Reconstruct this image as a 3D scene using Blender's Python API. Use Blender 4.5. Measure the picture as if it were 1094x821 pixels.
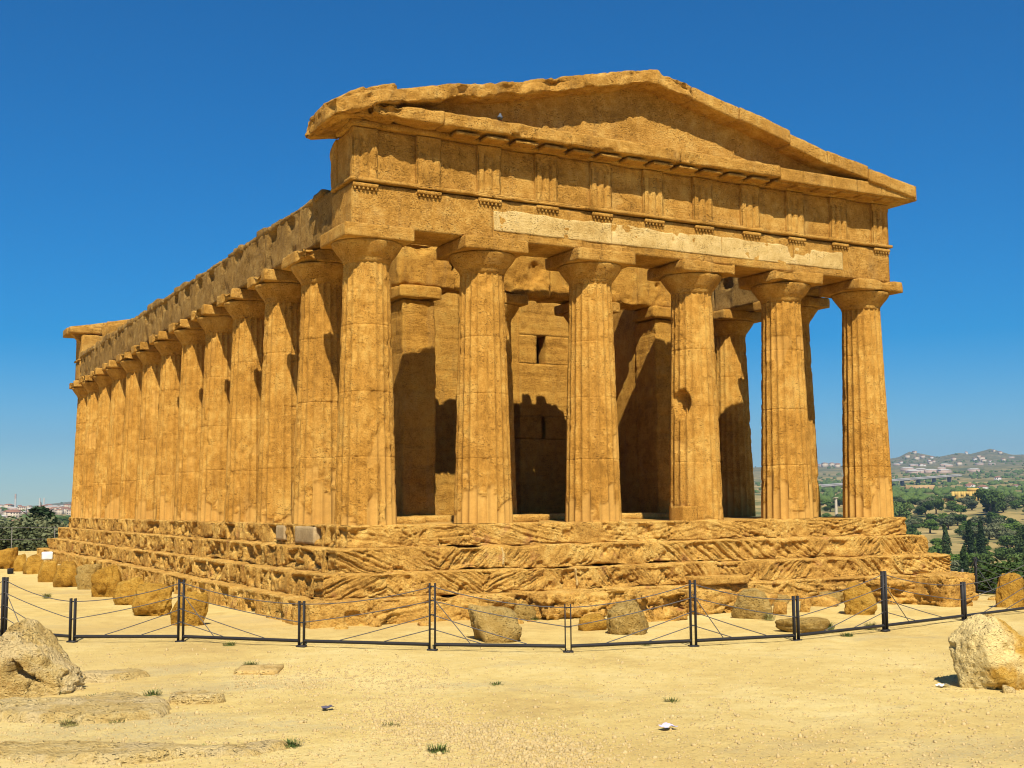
import bpy, math, random
import numpy as np
from mathutils import Matrix, Vector
S = bpy.context.scene
for o in list(bpy.data.objects): bpy.data.objects.remove(o)
COL = S.collection
R = math.radians

# ---------------------------------------------------------------- camera
CP = np.array([-10.292, -26.1252, 0.3977]); YAW, PIT, ROL, FPX = 0.4951, 0.0999, -0.0075, 1301.04
cy, sy = math.cos(YAW), math.sin(YAW)
cf = np.array([sy*math.cos(PIT), cy*math.cos(PIT), math.sin(PIT)])
cr0 = np.array([cy, -sy, 0.0]); cu0 = np.cross(cr0, cf)
cr = math.cos(ROL)*cr0 + math.sin(ROL)*cu0; cu = -math.sin(ROL)*cr0 + math.cos(ROL)*cu0
cam = bpy.data.cameras.new('camera'); camo = bpy.data.objects.new('camera', cam); COL.objects.link(camo)
M = Matrix(((cr[0], cu[0], -cf[0], CP[0]), (cr[1], cu[1], -cf[1], CP[1]), (cr[2], cu[2], -cf[2], CP[2]), (0, 0, 0, 1)))
camo.matrix_world = M
cam.sensor_width = 36; cam.lens = FPX/1094*36; cam.clip_start = 0.1; cam.clip_end = 30000
S.camera = camo

# ---------------------------------------------------------------- world + sun
TS = np.array([-0.42, -1.0, 1.28]); TS /= np.linalg.norm(TS)
EL = math.asin(TS[2]); AZ = math.atan2(TS[0], TS[1])
w = bpy.data.worlds.new('World'); S.world = w; w.use_nodes = True
nt = w.node_tree; nt.nodes.clear()
sky = nt.nodes.new('ShaderNodeTexSky'); sky.sky_type = 'NISHITA'; sky.sun_disc = False
sky.sun_elevation = EL; sky.sun_rotation = AZ; sky.altitude = 100; sky.air_density = 1.0; sky.dust_density = 0.0; sky.ozone_density = 3.5
hs = nt.nodes.new('ShaderNodeHueSaturation'); hs.inputs['Saturation'].default_value = 1.5; hs.inputs['Hue'].default_value = 0.503
bg = nt.nodes.new('ShaderNodeBackground'); bg.inputs['Strength'].default_value = 0.061
wo = nt.nodes.new('ShaderNodeOutputWorld')
wb = nt.nodes.new('ShaderNodeMix'); wb.data_type = 'RGBA'; wb.blend_type = 'MULTIPLY'; wb.inputs[0].default_value = 1.0; wb.inputs[7].default_value = (.80, .98, 1.12, 1)   # the photo's colour balance
nt.links.new(sky.outputs[0], wb.inputs[6]); nt.links.new(wb.outputs[2], hs.inputs['Color']); nt.links.new(hs.outputs[0], bg.inputs[0]); nt.links.new(bg.outputs[0], wo.inputs[0])
sl = bpy.data.lights.new('sun', 'SUN'); sl.energy = 5.0; sl.angle = R(0.5); sl.color = (1.0, 0.93, 0.79)
so = bpy.data.objects.new('sun', sl); COL.objects.link(so)
so.rotation_euler = Vector(TS.tolist()).to_track_quat('Z', 'Y').to_euler(); so.location = (-20, -40, 50)
S.view_settings.view_transform = 'Standard'; S.view_settings.look = 'None'
S.view_settings.exposure = 0.56; S.view_settings.gamma = 1.0
S.render.engine = 'CYCLES'
S.cycles.filter_width = 1.1; S.cycles.max_bounces = 6; S.cycles.diffuse_bounces = 2; S.cycles.volume_bounces = 0

# ---------------------------------------------------------------- noise + mesh helpers
def _h(i, j, k, seed):
    n = (i.astype(np.int64)*73856093) ^ (j.astype(np.int64)*19349663) ^ (k.astype(np.int64)*83492791) ^ (seed*2654435761 & 0x7fffffff)
    n = n & 0xffffffff
    n = ((n ^ (n >> 15))*2246822519) & 0xffffffff
    n = ((n ^ (n >> 13))*3266489917) & 0xffffffff
    n = n ^ (n >> 16)
    return n/4294967296.0
def vn(P, f=1.0, seed=0):
    Q = np.asarray(P, float)*f + 17.3; I = np.floor(Q).astype(np.int64); T = Q-I; T = T*T*(3-2*T)
    i, j, k = I[:, 0], I[:, 1], I[:, 2]; x, y, z = T[:, 0], T[:, 1], T[:, 2]
    r = 0
    for a in (0, 1):
        for b in (0, 1):
            for c in (0, 1):
                r = r + _h(i+a, j+b, k+c, seed)*(x if a else 1-x)*(y if b else 1-y)*(z if c else 1-z)
    return r*2-1
def fbm(P, f=1.0, o=4, seed=0):
    r = 0; a = 1; s = 0
    for q in range(o):
        r = r + a*vn(P, f*2.03**q, seed+q*31); s += a; a *= .5
    return r/s
def ss(a, b, x):
    t = np.clip((x-a)/(b-a), 0, 1); return t*t*(3-2*t)

def mesh(name, V, F, mat=None, smooth=False, attr=None):
    me = bpy.data.meshes.new(name); V = np.asarray(V, np.float32)
    me.vertices.add(len(V)); me.vertices.foreach_set('co', V.ravel())
    if isinstance(F, np.ndarray): F = [F]
    idx = np.concatenate([f.ravel() for f in F]).astype(np.int32)
    sz = np.concatenate([np.full(len(f), f.shape[1], np.int32) for f in F])
    me.loops.add(len(idx)); me.loops.foreach_set('vertex_index', idx)
    me.polygons.add(len(sz)); st = np.concatenate([[0], np.cumsum(sz)[:-1]]).astype(np.int32)
    me.polygons.foreach_set('loop_start', st); me.polygons.foreach_set('loop_total', sz)
    if smooth: me.polygons.foreach_set('use_smooth', np.ones(len(sz), bool))
    me.update(calc_edges=True); me.validate()
    if attr:
        for k, v in attr.items():
            a = me.attributes.new(k, 'FLOAT', 'POINT'); a.data.foreach_set('value', np.asarray(v, np.float32))
    if mat: me.materials.append(mat)
    return me
def link(name, me, parent=None, loc=(0, 0, 0), rz=0):
    o = bpy.data.objects.new(name, me); COL.objects.link(o); o.location = loc; o.rotation_euler = (0, 0, rz)
    if parent: o.parent = parent
    return o
def obj(name, V, F, mat, parent=None, smooth=False, attr=None):
    return link(name, mesh(name, V, F, mat, smooth, attr), parent)
def tag(o, label=None, cat=None, group=None, kind=None):
    if label: o['label'] = label
    if cat: o['category'] = cat
    if group: o['group'] = group
    if kind: o['kind'] = kind
    return o
def thing(name, label, cat, loc=(0, 0, 0), rz=0, group=None):
    return tag(link(name, None, None, loc, rz), label, cat, group)
def join(L):
    Vs = []; Fs = []; n = 0
    for V, F in L:
        Vs.append(V); Fs.append(F+n); n += len(V)
    return np.concatenate(Vs), np.concatenate(Fs)

def gbox(x0, x1, y0, y1, z0, z1, res=.1, r=(.01, .03), amp=.006, f=3.0, seed=0, fn=None, rf=2.5):
    """closed box with gridded faces, worn edges of varying radius, noise on its faces; fn(P,N,P0)->offset along N"""
    dims = (x1-x0, y1-y0, z1-z0)
    n = [max(1, int(round(d/res))) for d in dims]; c0 = (x0, y0, z0)
    keys = []; faces = []; off = 0
    for ax in range(3):
        a, b = [(1, 2), (2, 0), (0, 1)][ax]
        A, B = np.meshgrid(np.arange(n[a]+1), np.arange(n[b]+1), indexing='ij')
        q = (np.arange(n[a])[:, None]*(n[b]+1)+np.arange(n[b])[None, :]).ravel()
        quad = np.stack([q, q+n[b]+1, q+n[b]+2, q+1], 1)
        for side in (0, 1):
            K = np.zeros((A.size, 3), np.int64); K[:, ax] = n[ax]*side; K[:, a] = A.ravel(); K[:, b] = B.ravel()
            keys.append(K); faces.append((quad if side else quad[:, ::-1])+off); off += len(K)
    K = np.concatenate(keys); F = np.concatenate(faces)
    code = (K[:, 0]*(n[1]+1)+K[:, 1])*(n[2]+1)+K[:, 2]
    u, first, inv = np.unique(code, return_index=True, return_inverse=True)
    K = K[first]; F = inv.ravel()[F]
    P = np.stack([c0[i]+dims[i]*K[:, i]/n[i] for i in range(3)], 1)
    c = np.array([c0[i]+dims[i]/2 for i in range(3)]); h = np.array(dims)/2
    nz = (fbm(P, rf, 3, seed+5)*.9+.5).clip(0, 1)
    rr = r[0]+(r[1]-r[0])*nz**2
    rr = np.minimum(rr, h.min()*.95)
    q = P-c; s = np.sign(q); q = np.abs(q)
    inner = np.minimum(q, h[None, :]-rr[:, None]); d = q-inner
    L = np.linalg.norm(d, axis=1); L[L == 0] = 1
    N = d/L[:, None]
    Q = inner+N*rr[:, None]
    N = N*s; Q = c+Q*s
    if amp: Q = Q+N*(fbm(P, f, 4, seed)*amp)[:, None]
    if fn is not None: Q = Q+N*fn(Q, N, P)[:, None]
    return Q, F

def tube(pts, rad, n=6):
    pts = [np.array(p, float) for p in pts]; V = []; F = []
    up = np.array([0, 0, 1.0])
    for i, p in enumerate(pts):
        t = pts[min(i+1, len(pts)-1)]-pts[max(i-1, 0)]; t /= np.linalg.norm(t)
        a = np.cross(t, up if abs(t[2]) < .95 else np.array([1.0, 0, 0])); a /= np.linalg.norm(a); b = np.cross(t, a)
        rd = rad[i] if hasattr(rad, '__len__') else rad
        for k in range(n):
            an = 2*math.pi*k/n; V.append(p+rd*(math.cos(an)*a+math.sin(an)*b))
    for i in range(len(pts)-1):
        for k in range(n):
            F.append((i*n+k, i*n+(k+1) % n, (i+1)*n+(k+1) % n, (i+1)*n+k))
    return np.array(V), np.array(F)

_ico = {}
def ico(sub):
    if sub in _ico: return _ico[sub]
    import bmesh
    bm = bmesh.new(); bmesh.ops.create_icosphere(bm, subdivisions=sub, radius=1)
    V = np.array([v.co[:] for v in bm.verts]); F = np.array([[v.index for v in f.verts] for f in bm.faces]); bm.free()
    _ico[sub] = (V, F); return _ico[sub]
def rock(sx, sy, sz, seed, sub=5, planes=9, rough=.05, round_=14, flat_top=0.0):
    """faceted worn stone, base at z=0"""
    D, F = ico(sub); rg = np.random.RandomState(seed)
    nr = rg.normal(size=(planes+6, 3))*np.array([1, 1, .7]); nr /= np.linalg.norm(nr, axis=1)[:, None]
    h = rg.uniform(.70, .95, planes+6)
    nr = np.concatenate([nr, [[0, 0, -1]], [[rg.uniform(-.3, .3), rg.uniform(-.3, .1), 1]]]); h = np.concatenate([h, [.7, rg.uniform(.62, .78)]])
    if flat_top: nr = np.concatenate([nr, [[.05, .05, 1]]]); h = np.append(h, flat_top)
    dt = np.maximum(D@nr.T, 1e-3)/h[None, :]
    rr = np.minimum((np.power(dt, round_).sum(1))**(-1/round_), 1.15)
    V = D*rr[:, None]
    lay = rg.normal(size=3)*np.array([.5, .5, 1]); lay /= np.linalg.norm(lay)
    sc = V@lay*6+fbm(V, 1.5, 3, seed+7)*1.2
    st = _h(np.floor(sc), np.zeros(len(sc)), np.zeros(len(sc)), seed)
    V = V*(1+rough*3.0*fbm(V, 1.5, 3, seed)[:, None]+rough*1.3*fbm(V, 5, 4, seed+3)[:, None]-rough*.7*st[:, None]
           - (rough*2.5*ss(.15, .5, fbm(V, 3, 3, seed+5)))[:, None])
    V = V*np.array([sx, sy, sz])/1.0
    V[:, 2] = np.maximum(V[:, 2], -.6*sz); V[:, 2] -= V[:, 2].min()
    return V, F

def pix(px, py, z=None, dist=None):
    d = cf+cr*(px-547)/FPX-cu*(py-410.5)/FPX
    t = (z-CP[2])/d[2] if z is not None else dist/math.hypot(d[0], d[1])
    return CP+d*t

# ---------------------------------------------------------------- materials
def ramp(nt, fac, cols):
    r = nt.nodes.new('ShaderNodeValToRGB'); e = r.color_ramp.elements
    while len(e) < len(cols): e.new(.5)
    for i, (p, c) in enumerate(cols): e[i].position = p; e[i].color = (*c, 1)
    nt.links.new(fac, r.inputs[0]); return r.outputs[0]
def noise(nt, vec, scale, detail=5, rough=.6):
    n = nt.nodes.new('ShaderNodeTexNoise'); n.inputs['Scale'].default_value = scale; n.inputs['Detail'].default_value = detail
    n.inputs['Roughness'].default_value = rough; nt.links.new(vec, n.inputs['Vector']); return n.outputs['Fac']
def mix(nt, f, a, b, mode='MIX'):
    m = nt.nodes.new('ShaderNodeMix'); m.data_type = 'RGBA'; m.blend_type = mode
    for s, v in ((0, f), (6, a), (7, b)):
        if isinstance(v, (int, float)): m.inputs[s].default_value = v
        elif isinstance(v, tuple): m.inputs[s].default_value = (*v, 1)
        else: nt.links.new(v, m.inputs[s])
    return m.outputs[2]
def mth(nt, op, a, b=0.0, clamp=False):
    m = nt.nodes.new('ShaderNodeMath'); m.operation = op; m.use_clamp = clamp
    for s, v in ((0, a), (1, b)):
        if isinstance(v, (int, float)): m.inputs[s].default_value = v
        else: nt.links.new(v, m.inputs[s])
    return m.outputs[0]
def mapr(nt, v, a, b, c=0.0, d=1.0):
    m = nt.nodes.new('ShaderNodeMapRange'); m.inputs[1].default_value = a; m.inputs[2].default_value = b
    m.inputs[3].default_value = c; m.inputs[4].default_value = d; nt.links.new(v, m.inputs[0]); return m.outputs[0]
def newmat(name, rough=.95):
    m = bpy.data.materials.new(name); m.use_nodes = True; nt = m.node_tree; b = nt.nodes['Principled BSDF']
    b.inputs['Roughness'].default_value = rough
    b.inputs['Specular IOR Level'].default_value = .15
    return m, nt, b
def stretch(nt, vec, s):
    m = nt.nodes.new('ShaderNodeMapping'); m.inputs['Scale'].default_value = s; nt.links.new(vec, m.inputs[0]); return m.outputs[0]
def stone(name, dark, mid, light, red=None, pit=.5, strata=.5, bump=.03, sc=1.0, plaster=(.49, .28, .072), pale=None, streak=0.0):
    m, nt, b = newmat(name)
    pos = nt.nodes.new('ShaderNodeNewGeometry').outputs['Position']
    n1 = noise(nt, pos, .9*sc, 5, .62); n2 = noise(nt, pos, 4.5*sc, 6, .65); n3 = noise(nt, pos, 26*sc, 4, .6)
    st = noise(nt, stretch(nt, pos, (1.2, 1.2, 17)), 1.0*sc, 4, .6)
    f = mth(nt, 'ADD', mth(nt, 'MULTIPLY', n1, .45), mth(nt, 'MULTIPLY', n2, .40))
    f = mth(nt, 'ADD', f, mth(nt, 'MULTIPLY', mth(nt, 'SUBTRACT', st, .5), .35*strata))
    f = mth(nt, 'ADD', f, mth(nt, 'MULTIPLY', n3, .30)); f = mth(nt, 'SUBTRACT', f, .075)
    c = ramp(nt, f, [(.38, dark), (.5, mid), (.62, light)])
    if red:
        rm = mapr(nt, noise(nt, pos, 1.7, 4, .7), .60, .70); c = mix(nt, mth(nt, 'MULTIPLY', rm, .6), c, red)
    if pale and name != 'big_boulder_stone':
        pm = mapr(nt, noise(nt, stretch(nt, pos, (1, 1, 1.6)), 1.15, 4, .65), .52, .60); c = mix(nt, mth(nt, 'MULTIPLY', pm, .7), c, pale)
    pa = nt.nodes.new('ShaderNodeAttribute'); pa.attribute_name = 'pale'; pac = pale or light
    c = mix(nt, mth(nt, 'MULTIPLY', pa.outputs['Fac'], .85), c, mix(nt, n2, tuple(x*.75 for x in pac), tuple(min(1, x*1.2) for x in pac)))
    if streak:
        sk = mapr(nt, noise(nt, stretch(nt, pos, (2.6, 2.6, .30)), 1.0, 5, .65), .54, .68)
        c = mix(nt, mth(nt, 'MULTIPLY', sk, streak), c, (.27, .165, .06))
        sk2 = mapr(nt, noise(nt, stretch(nt, pos, (1.1, 1.1, .9)), 1.0, 5, .7), .58, .70)
        c = mix(nt, mth(nt, 'MULTIPLY', sk2, streak*.8), c, (.60, .40, .15))
    # pits
    v = nt.nodes.new('ShaderNodeTexVoronoi'); v.inputs['Scale'].default_value = 17*sc; v.inputs['Randomness'].default_value = 1
    wv = nt.nodes.new('ShaderNodeVectorMath'); wv.operation = 'ADD'
    nn = nt.nodes.new('ShaderNodeTexNoise'); nn.inputs['Scale'].default_value = 7*sc; nt.links.new(pos, nn.inputs['Vector'])
    sc_ = nt.nodes.new('ShaderNodeVectorMath'); sc_.operation = 'SCALE'; sc_.inputs['Scale'].default_value = .25; nt.links.new(nn.outputs['Color'], sc_.inputs[0])
    nt.links.new(stretch(nt, pos, (.8, .8, 2.2)), wv.inputs[0]); nt.links.new(sc_.outputs[0], wv.inputs[1]); nt.links.new(wv.outputs[0], v.inputs['Vector'])
    pm = mapr(nt, v.outputs['Distance'], .14, .34, 1, 0)
    area = mapr(nt, noise(nt, pos, 1.9*sc, 4, .7), .40, .58)
    pits = mth(nt, 'MULTIPLY', pm, area)
    pl = nt.nodes.new('ShaderNodeAttribute'); pl.attribute_name = 'plaster'; pl = pl.outputs['Fac']
    ipl = mth(nt, 'SUBTRACT', 1.0, pl)
    pits = mth(nt, 'MULTIPLY', pits, ipl)
    c = mix(nt, mth(nt, 'MULTIPLY', pits, .8*pit), c, tuple(x*.35 for x in dark))
    c = mix(nt, mth(nt, 'MULTIPLY', pl, .65), c, mix(nt, n2, tuple(x*.86 for x in plaster), tuple(min(1, x*1.12) for x in plaster)))
    nt.links.new(c, b.inputs['Base Color'])
    n4 = noise(nt, stretch(nt, pos, (1, 1, 1.7)), 55*sc, 3, .6)
    hgt = mth(nt, 'ADD', mth(nt, 'ADD', mth(nt, 'MULTIPLY', n2, .5), mth(nt, 'MULTIPLY', n3, .9)), mth(nt, 'MULTIPLY', n4, .45))
    hgt = mth(nt, 'ADD', hgt, mth(nt, 'MULTIPLY', st, .9*strata))
    hgt = mth(nt, 'SUBTRACT', hgt, mth(nt, 'MULTIPLY', pits, .9*pit))
    hgt = mth(nt, 'MULTIPLY', hgt, mth(nt, 'ADD', mth(nt, 'MULTIPLY', ipl, .85), .15))
    bp = nt.nodes.new('ShaderNodeBump'); bp.inputs['Strength'].default_value = 1.0; bp.inputs['Distance'].default_value = bump*1.7
    nt.links.new(hgt, bp.inputs['Height']); nt.links.new(bp.outputs[0], b.inputs['Normal'])
    return m
STC = stone('column_stone', (.36, .168, .024), (.54, .268, .046), (.67, .39, .09), pit=1.0, strata=.12, bump=.026, streak=.15)
STE = stone('entablature_stone', (.32, .154, .023), (.49, .248, .046), (.62, .365, .09), pit=1.0, strata=.25, bump=.028, streak=.3)
STK = stone('stepped_base_stone', (.35, .175, .034), (.58, .315, .066), (.73, .465, .125), red=(.38, .15, .06), pit=.9, strata=.2, bump=.03)
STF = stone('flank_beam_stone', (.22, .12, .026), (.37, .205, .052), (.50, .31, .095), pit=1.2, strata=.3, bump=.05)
STW = stone('cella_stone', (.32, .148, .02), (.51, .255, .042), (.59, .335, .065), pit=.8, strata=.35, bump=.03, streak=.3)
STP = stone('pale_restored_stone', (.48, .30, .09), (.61, .415, .15), (.71, .515, .22), pit=1.0, strata=.1, bump=.02)
STG = stone('grey_mortar', (.34, .235, .11), (.44, .31, .15), (.52, .38, .20), pit=.4, strata=0, bump=.01)
STB = stone('boulder_stone', (.28, .14, .018), (.46, .24, .032), (.56, .325, .058), pit=.6, strata=.3, bump=.04)
STR = stone('block_stone', (.26, .155, .035), (.42, .26, .066), (.53, .355, .115), pit=.9, strata=.3, bump=.045, pale=(.48, .33, .11))
STL = stone('pale_boulder_stone', (.46, .285, .085), (.64, .445, .155), (.72, .54, .24), pit=.8, strata=.4, bump=.05, pale=(.70, .53, .26))
STO = stone('big_boulder_stone', (.38, .19, .025), (.52, .285, .042), (.60, .38, .09), pit=.7, strata=.3, bump=.032, pale=(.80, .62, .27))

def simple(name, col, rough=.8, var=.2, sc=6, bump=0):
    m, nt, b = newmat(name, rough); pos = nt.nodes.new('ShaderNodeNewGeometry').outputs['Position']
    n = noise(nt, pos, sc, 4); nt.links.new(mix(nt, n, tuple(x*(1-var) for x in col), tuple(min(1, x*(1+var)) for x in col)), b.inputs['Base Color'])
    if bump:
        bp = nt.nodes.new('ShaderNodeBump'); bp.inputs['Distance'].default_value = bump; nt.links.new(n, bp.inputs['Height']); nt.links.new(bp.outputs[0], b.inputs['Normal'])
    return m
METAL = simple('dark_painted_iron', (.028, .026, .026), .5, .3, 20)
CABLE = simple('steel_cable', (.10, .09, .085), .45, .2, 30)
WHITE = simple('white_paint', (.75, .73, .68), .7, .1)
BLACK = simple('black_plastic', (.015, .015, .015), .4, .2)
GREYP = simple('grey_post', (.20, .19, .17), .8, .2)
def foliage(name, a, b_, c):
    m, nt, b = newmat(name, .75)
    pos = nt.nodes.new('ShaderNodeNewGeometry').outputs['Position']; oi = nt.nodes.new('ShaderNodeObjectInfo').outputs['Random']
    n = noise(nt, pos, .9, 4, .7); f = mth(nt, 'ADD', mth(nt, 'MULTIPLY', n, .8), mth(nt, 'MULTIPLY', mth(nt, 'SUBTRACT', oi, .5), .35))
    nt.links.new(ramp(nt, f, [(.25, a), (.45, b_), (.62, c)]), b.inputs['Base Color'])
    return m
FOL = foliage('olive_leaves', (.035, .06, .012), (.07, .11, .022), (.115, .155, .035))
FOC = foliage('cypress_leaves', (.016, .03, .010), (.032, .055, .016), (.06, .085, .026))
FOG = foliage('grey_green_leaves', (.06, .075, .03), (.10, .115, .05), (.15, .155, .075))
FOB = foliage('bright_leaves', (.05, .09, .012), (.085, .14, .02), (.13, .19, .035))
WEED = foliage('weed_blades', (.06, .09, .02), (.11, .13, .03), (.22, .19, .06))
BARK = simple('bark', (.09, .065, .04), .9, .4, 10)

# ---------------------------------------------------------------- ground
FX = [0, 3.005, 6.111, 9.307, 12.413, 15.418]
FY = [0, 3.0, 6.1]+[6.1+3.215*(i+1) for i in range(8)]; FY += [FY[-1]+3.1, FY[-1]+6.1]
LX, LY = FX[-1], FY[-1]
def ground_z(X, Y):
    X = np.asarray(X, float); Y = np.asarray(Y, float)
    D = np.hypot(X-CP[0], Y-CP[1]); az = np.degrees(np.arctan2(X-CP[0], Y-CP[1]))
    P = np.stack([X, Y, np.zeros_like(X)], -1).reshape(-1, 3)
    wob = (fbm(P, .05, 3, 3)*5).reshape(X.shape)
    ex = np.maximum(X-(21.5+wob*.4), 0); ey = np.maximum(Y-(50+wob), 0); exl = np.maximum(-45-X+wob, 0); eb = np.maximum(-140-Y, 0)
    e = np.sqrt(ex**2+ey**2+exl**2+eb**2)
    near = -2.05-.45*ss(9, 24, X)*ss(-12, 2, Y)-.0*X
    # far profile by distance from the plateau edge, right (north) side
    zr = np.interp(e, [0, 4, 15, 40, 80, 160, 310, 470, 590, 740, 960, 1500, 2200, 3000, 3600, 4300, 7000], [0, -.9, -4.5, -8, -9.8, -12.6, -13.2, -10, -6, 1, 8, 17, 40, 85, 110, 100, 60])
    zl = np.interp(e, [0, 10, 40, 80, 250, 900, 2200, 3000, 4200, 5000, 8000], [0, -1.5, -4.5, -6.5, -8, -6, -.5, 2, 6, 8, 0])
    wr = ss(12, 24, az)*(1-ss(120, 150, az))
    z = near+zl*(1-wr)+zr*wr
    far = ss(25, 400, e)
    z = z+(fbm(P, .012, 4, 11)).reshape(X.shape)*2.2*ss(20, 200, e)+(fbm(P, .0022, 4, 12)).reshape(X.shape)*9*ss(600, 1800, e)
    # skyline by bearing
    crest_az = [-60, 3, 5.6, 8.5, 20, 35, 41.5, 42.5, 43.8, 45, 45.9, 46.4, 47.6, 48.5, 49, 49.8, 50.6, 51.5, 60, 90]
    crest_el = [.1, .02, .02, .34, .9, 1.4, 1.5, 1.55, 1.62, 1.85, 2.0, 2.26, 1.98, 2.13, 2.06, 2.28, 2.0, 2.0, 1.6, .6]
    ce = np.interp(az, crest_az, crest_el)
    zc = .4+4800*np.tan(np.radians(ce))
    k = ss(3500, 4800, D)*(1-ss(5000, 5900, D)*.9)*(np.abs(az-20) < 75)
    z = z*(1-k)+(zc+(fbm(P, .006, 3, 15)).reshape(X.shape)*9*(ce > .9))*k
    return z, e
naz = np.concatenate([np.linspace(-180, 0, 46)[:-1], np.arange(0, 57, .16), np.linspace(57, 180, 34)[1:-1]])
rr_ = [0.6]
while rr_[-1] < 6400: rr_.append(rr_[-1]*1.0155+.004)
rr_ = np.array(rr_)
A, D = np.meshgrid(np.radians(naz), rr_, indexing='ij')
GX = CP[0]+D*np.sin(A); GY = CP[1]+D*np.cos(A)
GZ, GE = ground_z(GX, GY)
PP = np.stack([GX, GY, GZ*0], -1).reshape(-1, 3)
nearf = (1-ss(35, 80, D)).ravel()
GZ = GZ+((fbm(PP, .35, 3, 21)*.05+fbm(PP, 1.6, 4, 22)*.028)*nearf).reshape(GZ.shape)
na, nr = GX.shape
ii = np.arange(na)[:, None]; jj = np.arange(nr-1)[None, :]
q00 = (ii*nr+jj).ravel(); q10 = (((ii+1) % na)*nr+jj).ravel()
V = np.stack([GX, GY, GZ], -1).reshape(-1, 3)
cidx = len(V); V = np.vstack([V, [CP[0], CP[1], GZ[:, 0].mean()]])
F = np.stack([q00, q00+1, q10+1, q10], 1)
T = np.stack([np.full(na, cidx), np.arange(na)*nr, ((np.arange(na)+1) % na)*nr], 1)
sand = np.append(1-ss(1.0, 7, GE.ravel()+fbm(PP, .3, 3, 9)*2.5), 1)
m, nt, b = newmat('ground_earth', .95)
pos = nt.nodes.new('ShaderNodeNewGeometry').outputs['Position']
at = nt.nodes.new('ShaderNodeAttribute'); at.attribute_name = 'sand'
n1 = noise(nt, pos, .35, 5, .6); n2 = noise(nt, pos, 3.2, 6, .7); n3 = noise(nt, pos, 38, 4, .7)
f = mth(nt, 'ADD', mth(nt, 'ADD', mth(nt, 'MULTIPLY', n1, .45), mth(nt, 'MULTIPLY', n2, .35)), mth(nt, 'MULTIPLY', n3, .2))
cs = ramp(nt, f, [(.38, (.53, .365, .125)), (.48, (.665, .485, .165)), (.60, (.755, .585, .24))])
# grey gravel / bedrock patches
gm = mapr(nt, noise(nt, stretch(nt, pos, (.55, 1, 1)), .30, 5, .7), .56, .64)
spk = nt.nodes.new('ShaderNodeTexVoronoi'); spk.inputs['Scale'].default_value = 17; nt.links.new(pos, spk.inputs['Vector'])
sm = mapr(nt, spk.outputs['Distance'], .12, .25, 1, 0)
cs = mix(nt, mth(nt, 'MULTIPLY', gm, mapr(nt, n3, .4, .6, .1, .8)), cs, (.46, .38, .21))
spsel = nt.nodes.new('ShaderNodeSeparateColor'); nt.links.new(spk.outputs['Color'], spsel.inputs[0])
s1 = mth(nt, 'MULTIPLY', sm, mth(nt, 'GREATER_THAN', spsel.outputs[0], .62)); s2 = mth(nt, 'MULTIPLY', sm, mth(nt, 'LESS_THAN', spsel.outputs[0], .17))
cs = mix(nt, mth(nt, 'MULTIPLY', s1, .6), cs, (.70, .57, .34)); cs = mix(nt, mth(nt, 'MULTIPLY', s2, .8), cs, (.24, .16, .06))
n0 = noise(nt, stretch(nt, pos, (.5, 1.3, 1)), .16, 4, .6); cs = mix(nt, mapr(nt, n0, .42, .60, .0, .45), cs, (.56, .375, .125))
# valley: straw fields, scrub, darker green
v1 = noise(nt, pos, .009, 6, .65); v2 = noise(nt, pos, .05, 6, .7)
fv = mth(nt, 'ADD', mth(nt, 'MULTIPLY', v1, .55), mth(nt, 'MULTIPLY', v2, .45))
cv = ramp(nt, fv, [(.38, (.055, .075, .022)), (.46, (.13, .13, .04)), (.53, (.33, .24, .085)), (.65, (.42, .31, .12))])
fa = nt.nodes.new('ShaderNodeAttribute'); fa.attribute_name = 'scrub'
cv = mix(nt, mth(nt, 'MULTIPLY', fa.outputs['Fac'], .7), cv, ramp(nt, v2, [(.35, (.05, .065, .03)), (.55, (.15, .15, .075)), (.7, (.26, .22, .12))]))
nt.links.new(mix(nt, at.outputs['Fac'], cv, cs), b.inputs['Base Color'])
bp = nt.nodes.new('ShaderNodeBump'); bp.inputs['Distance'].default_value = .05
hh = mth(nt, 'ADD', mth(nt, 'ADD', mth(nt, 'MULTIPLY', n2, .9), mth(nt, 'MULTIPLY', n3, .55)), mth(nt, 'MULTIPLY', mth(nt, 'ADD', s1, s2), .4))
nt.links.new(hh, bp.inputs['Height']); nt.links.new(bp.outputs[0], b.inputs['Normal'])
g = obj('ground', V, [F, T], m, smooth=True, attr={'sand': sand, 'scrub': np.append(ss(2000, 3300, D.ravel()), 0)}); tag(g, kind='structure', label='pale golden sandy ground running out to the valley and the far hills')
def gz(x, y):
    z, e = ground_z(np.array([x]), np.array([y])); return float(z[0])

def zfine(x, y):
    P = np.array([[x, y, 0]]); return gz(x, y)+float(fbm(P, .35, 3, 21)[0]*.05+fbm(P, 1.6, 4, 22)[0]*.028)

# ---------------------------------------------------------------- temple
TEMPLE = thing('greek_temple', 'golden sandstone Doric temple with six front columns and a worn pediment', 'temple', (LX/2, LY/2, -2.3))
TOFF = np.array([LX/2, LY/2, -2.3])
def part(name, V, F, mat, parent=None, smooth=False, attr=None):
    o = obj(name, V-TOFF if parent is None else V, F, mat, parent or TEMPLE, smooth, attr); return o
def sub(name, V, F, mat, parent, smooth=False):           # child of a temple part whose origin is the temple origin
    return obj(name, V-TOFF, F, mat, parent, smooth)

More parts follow.
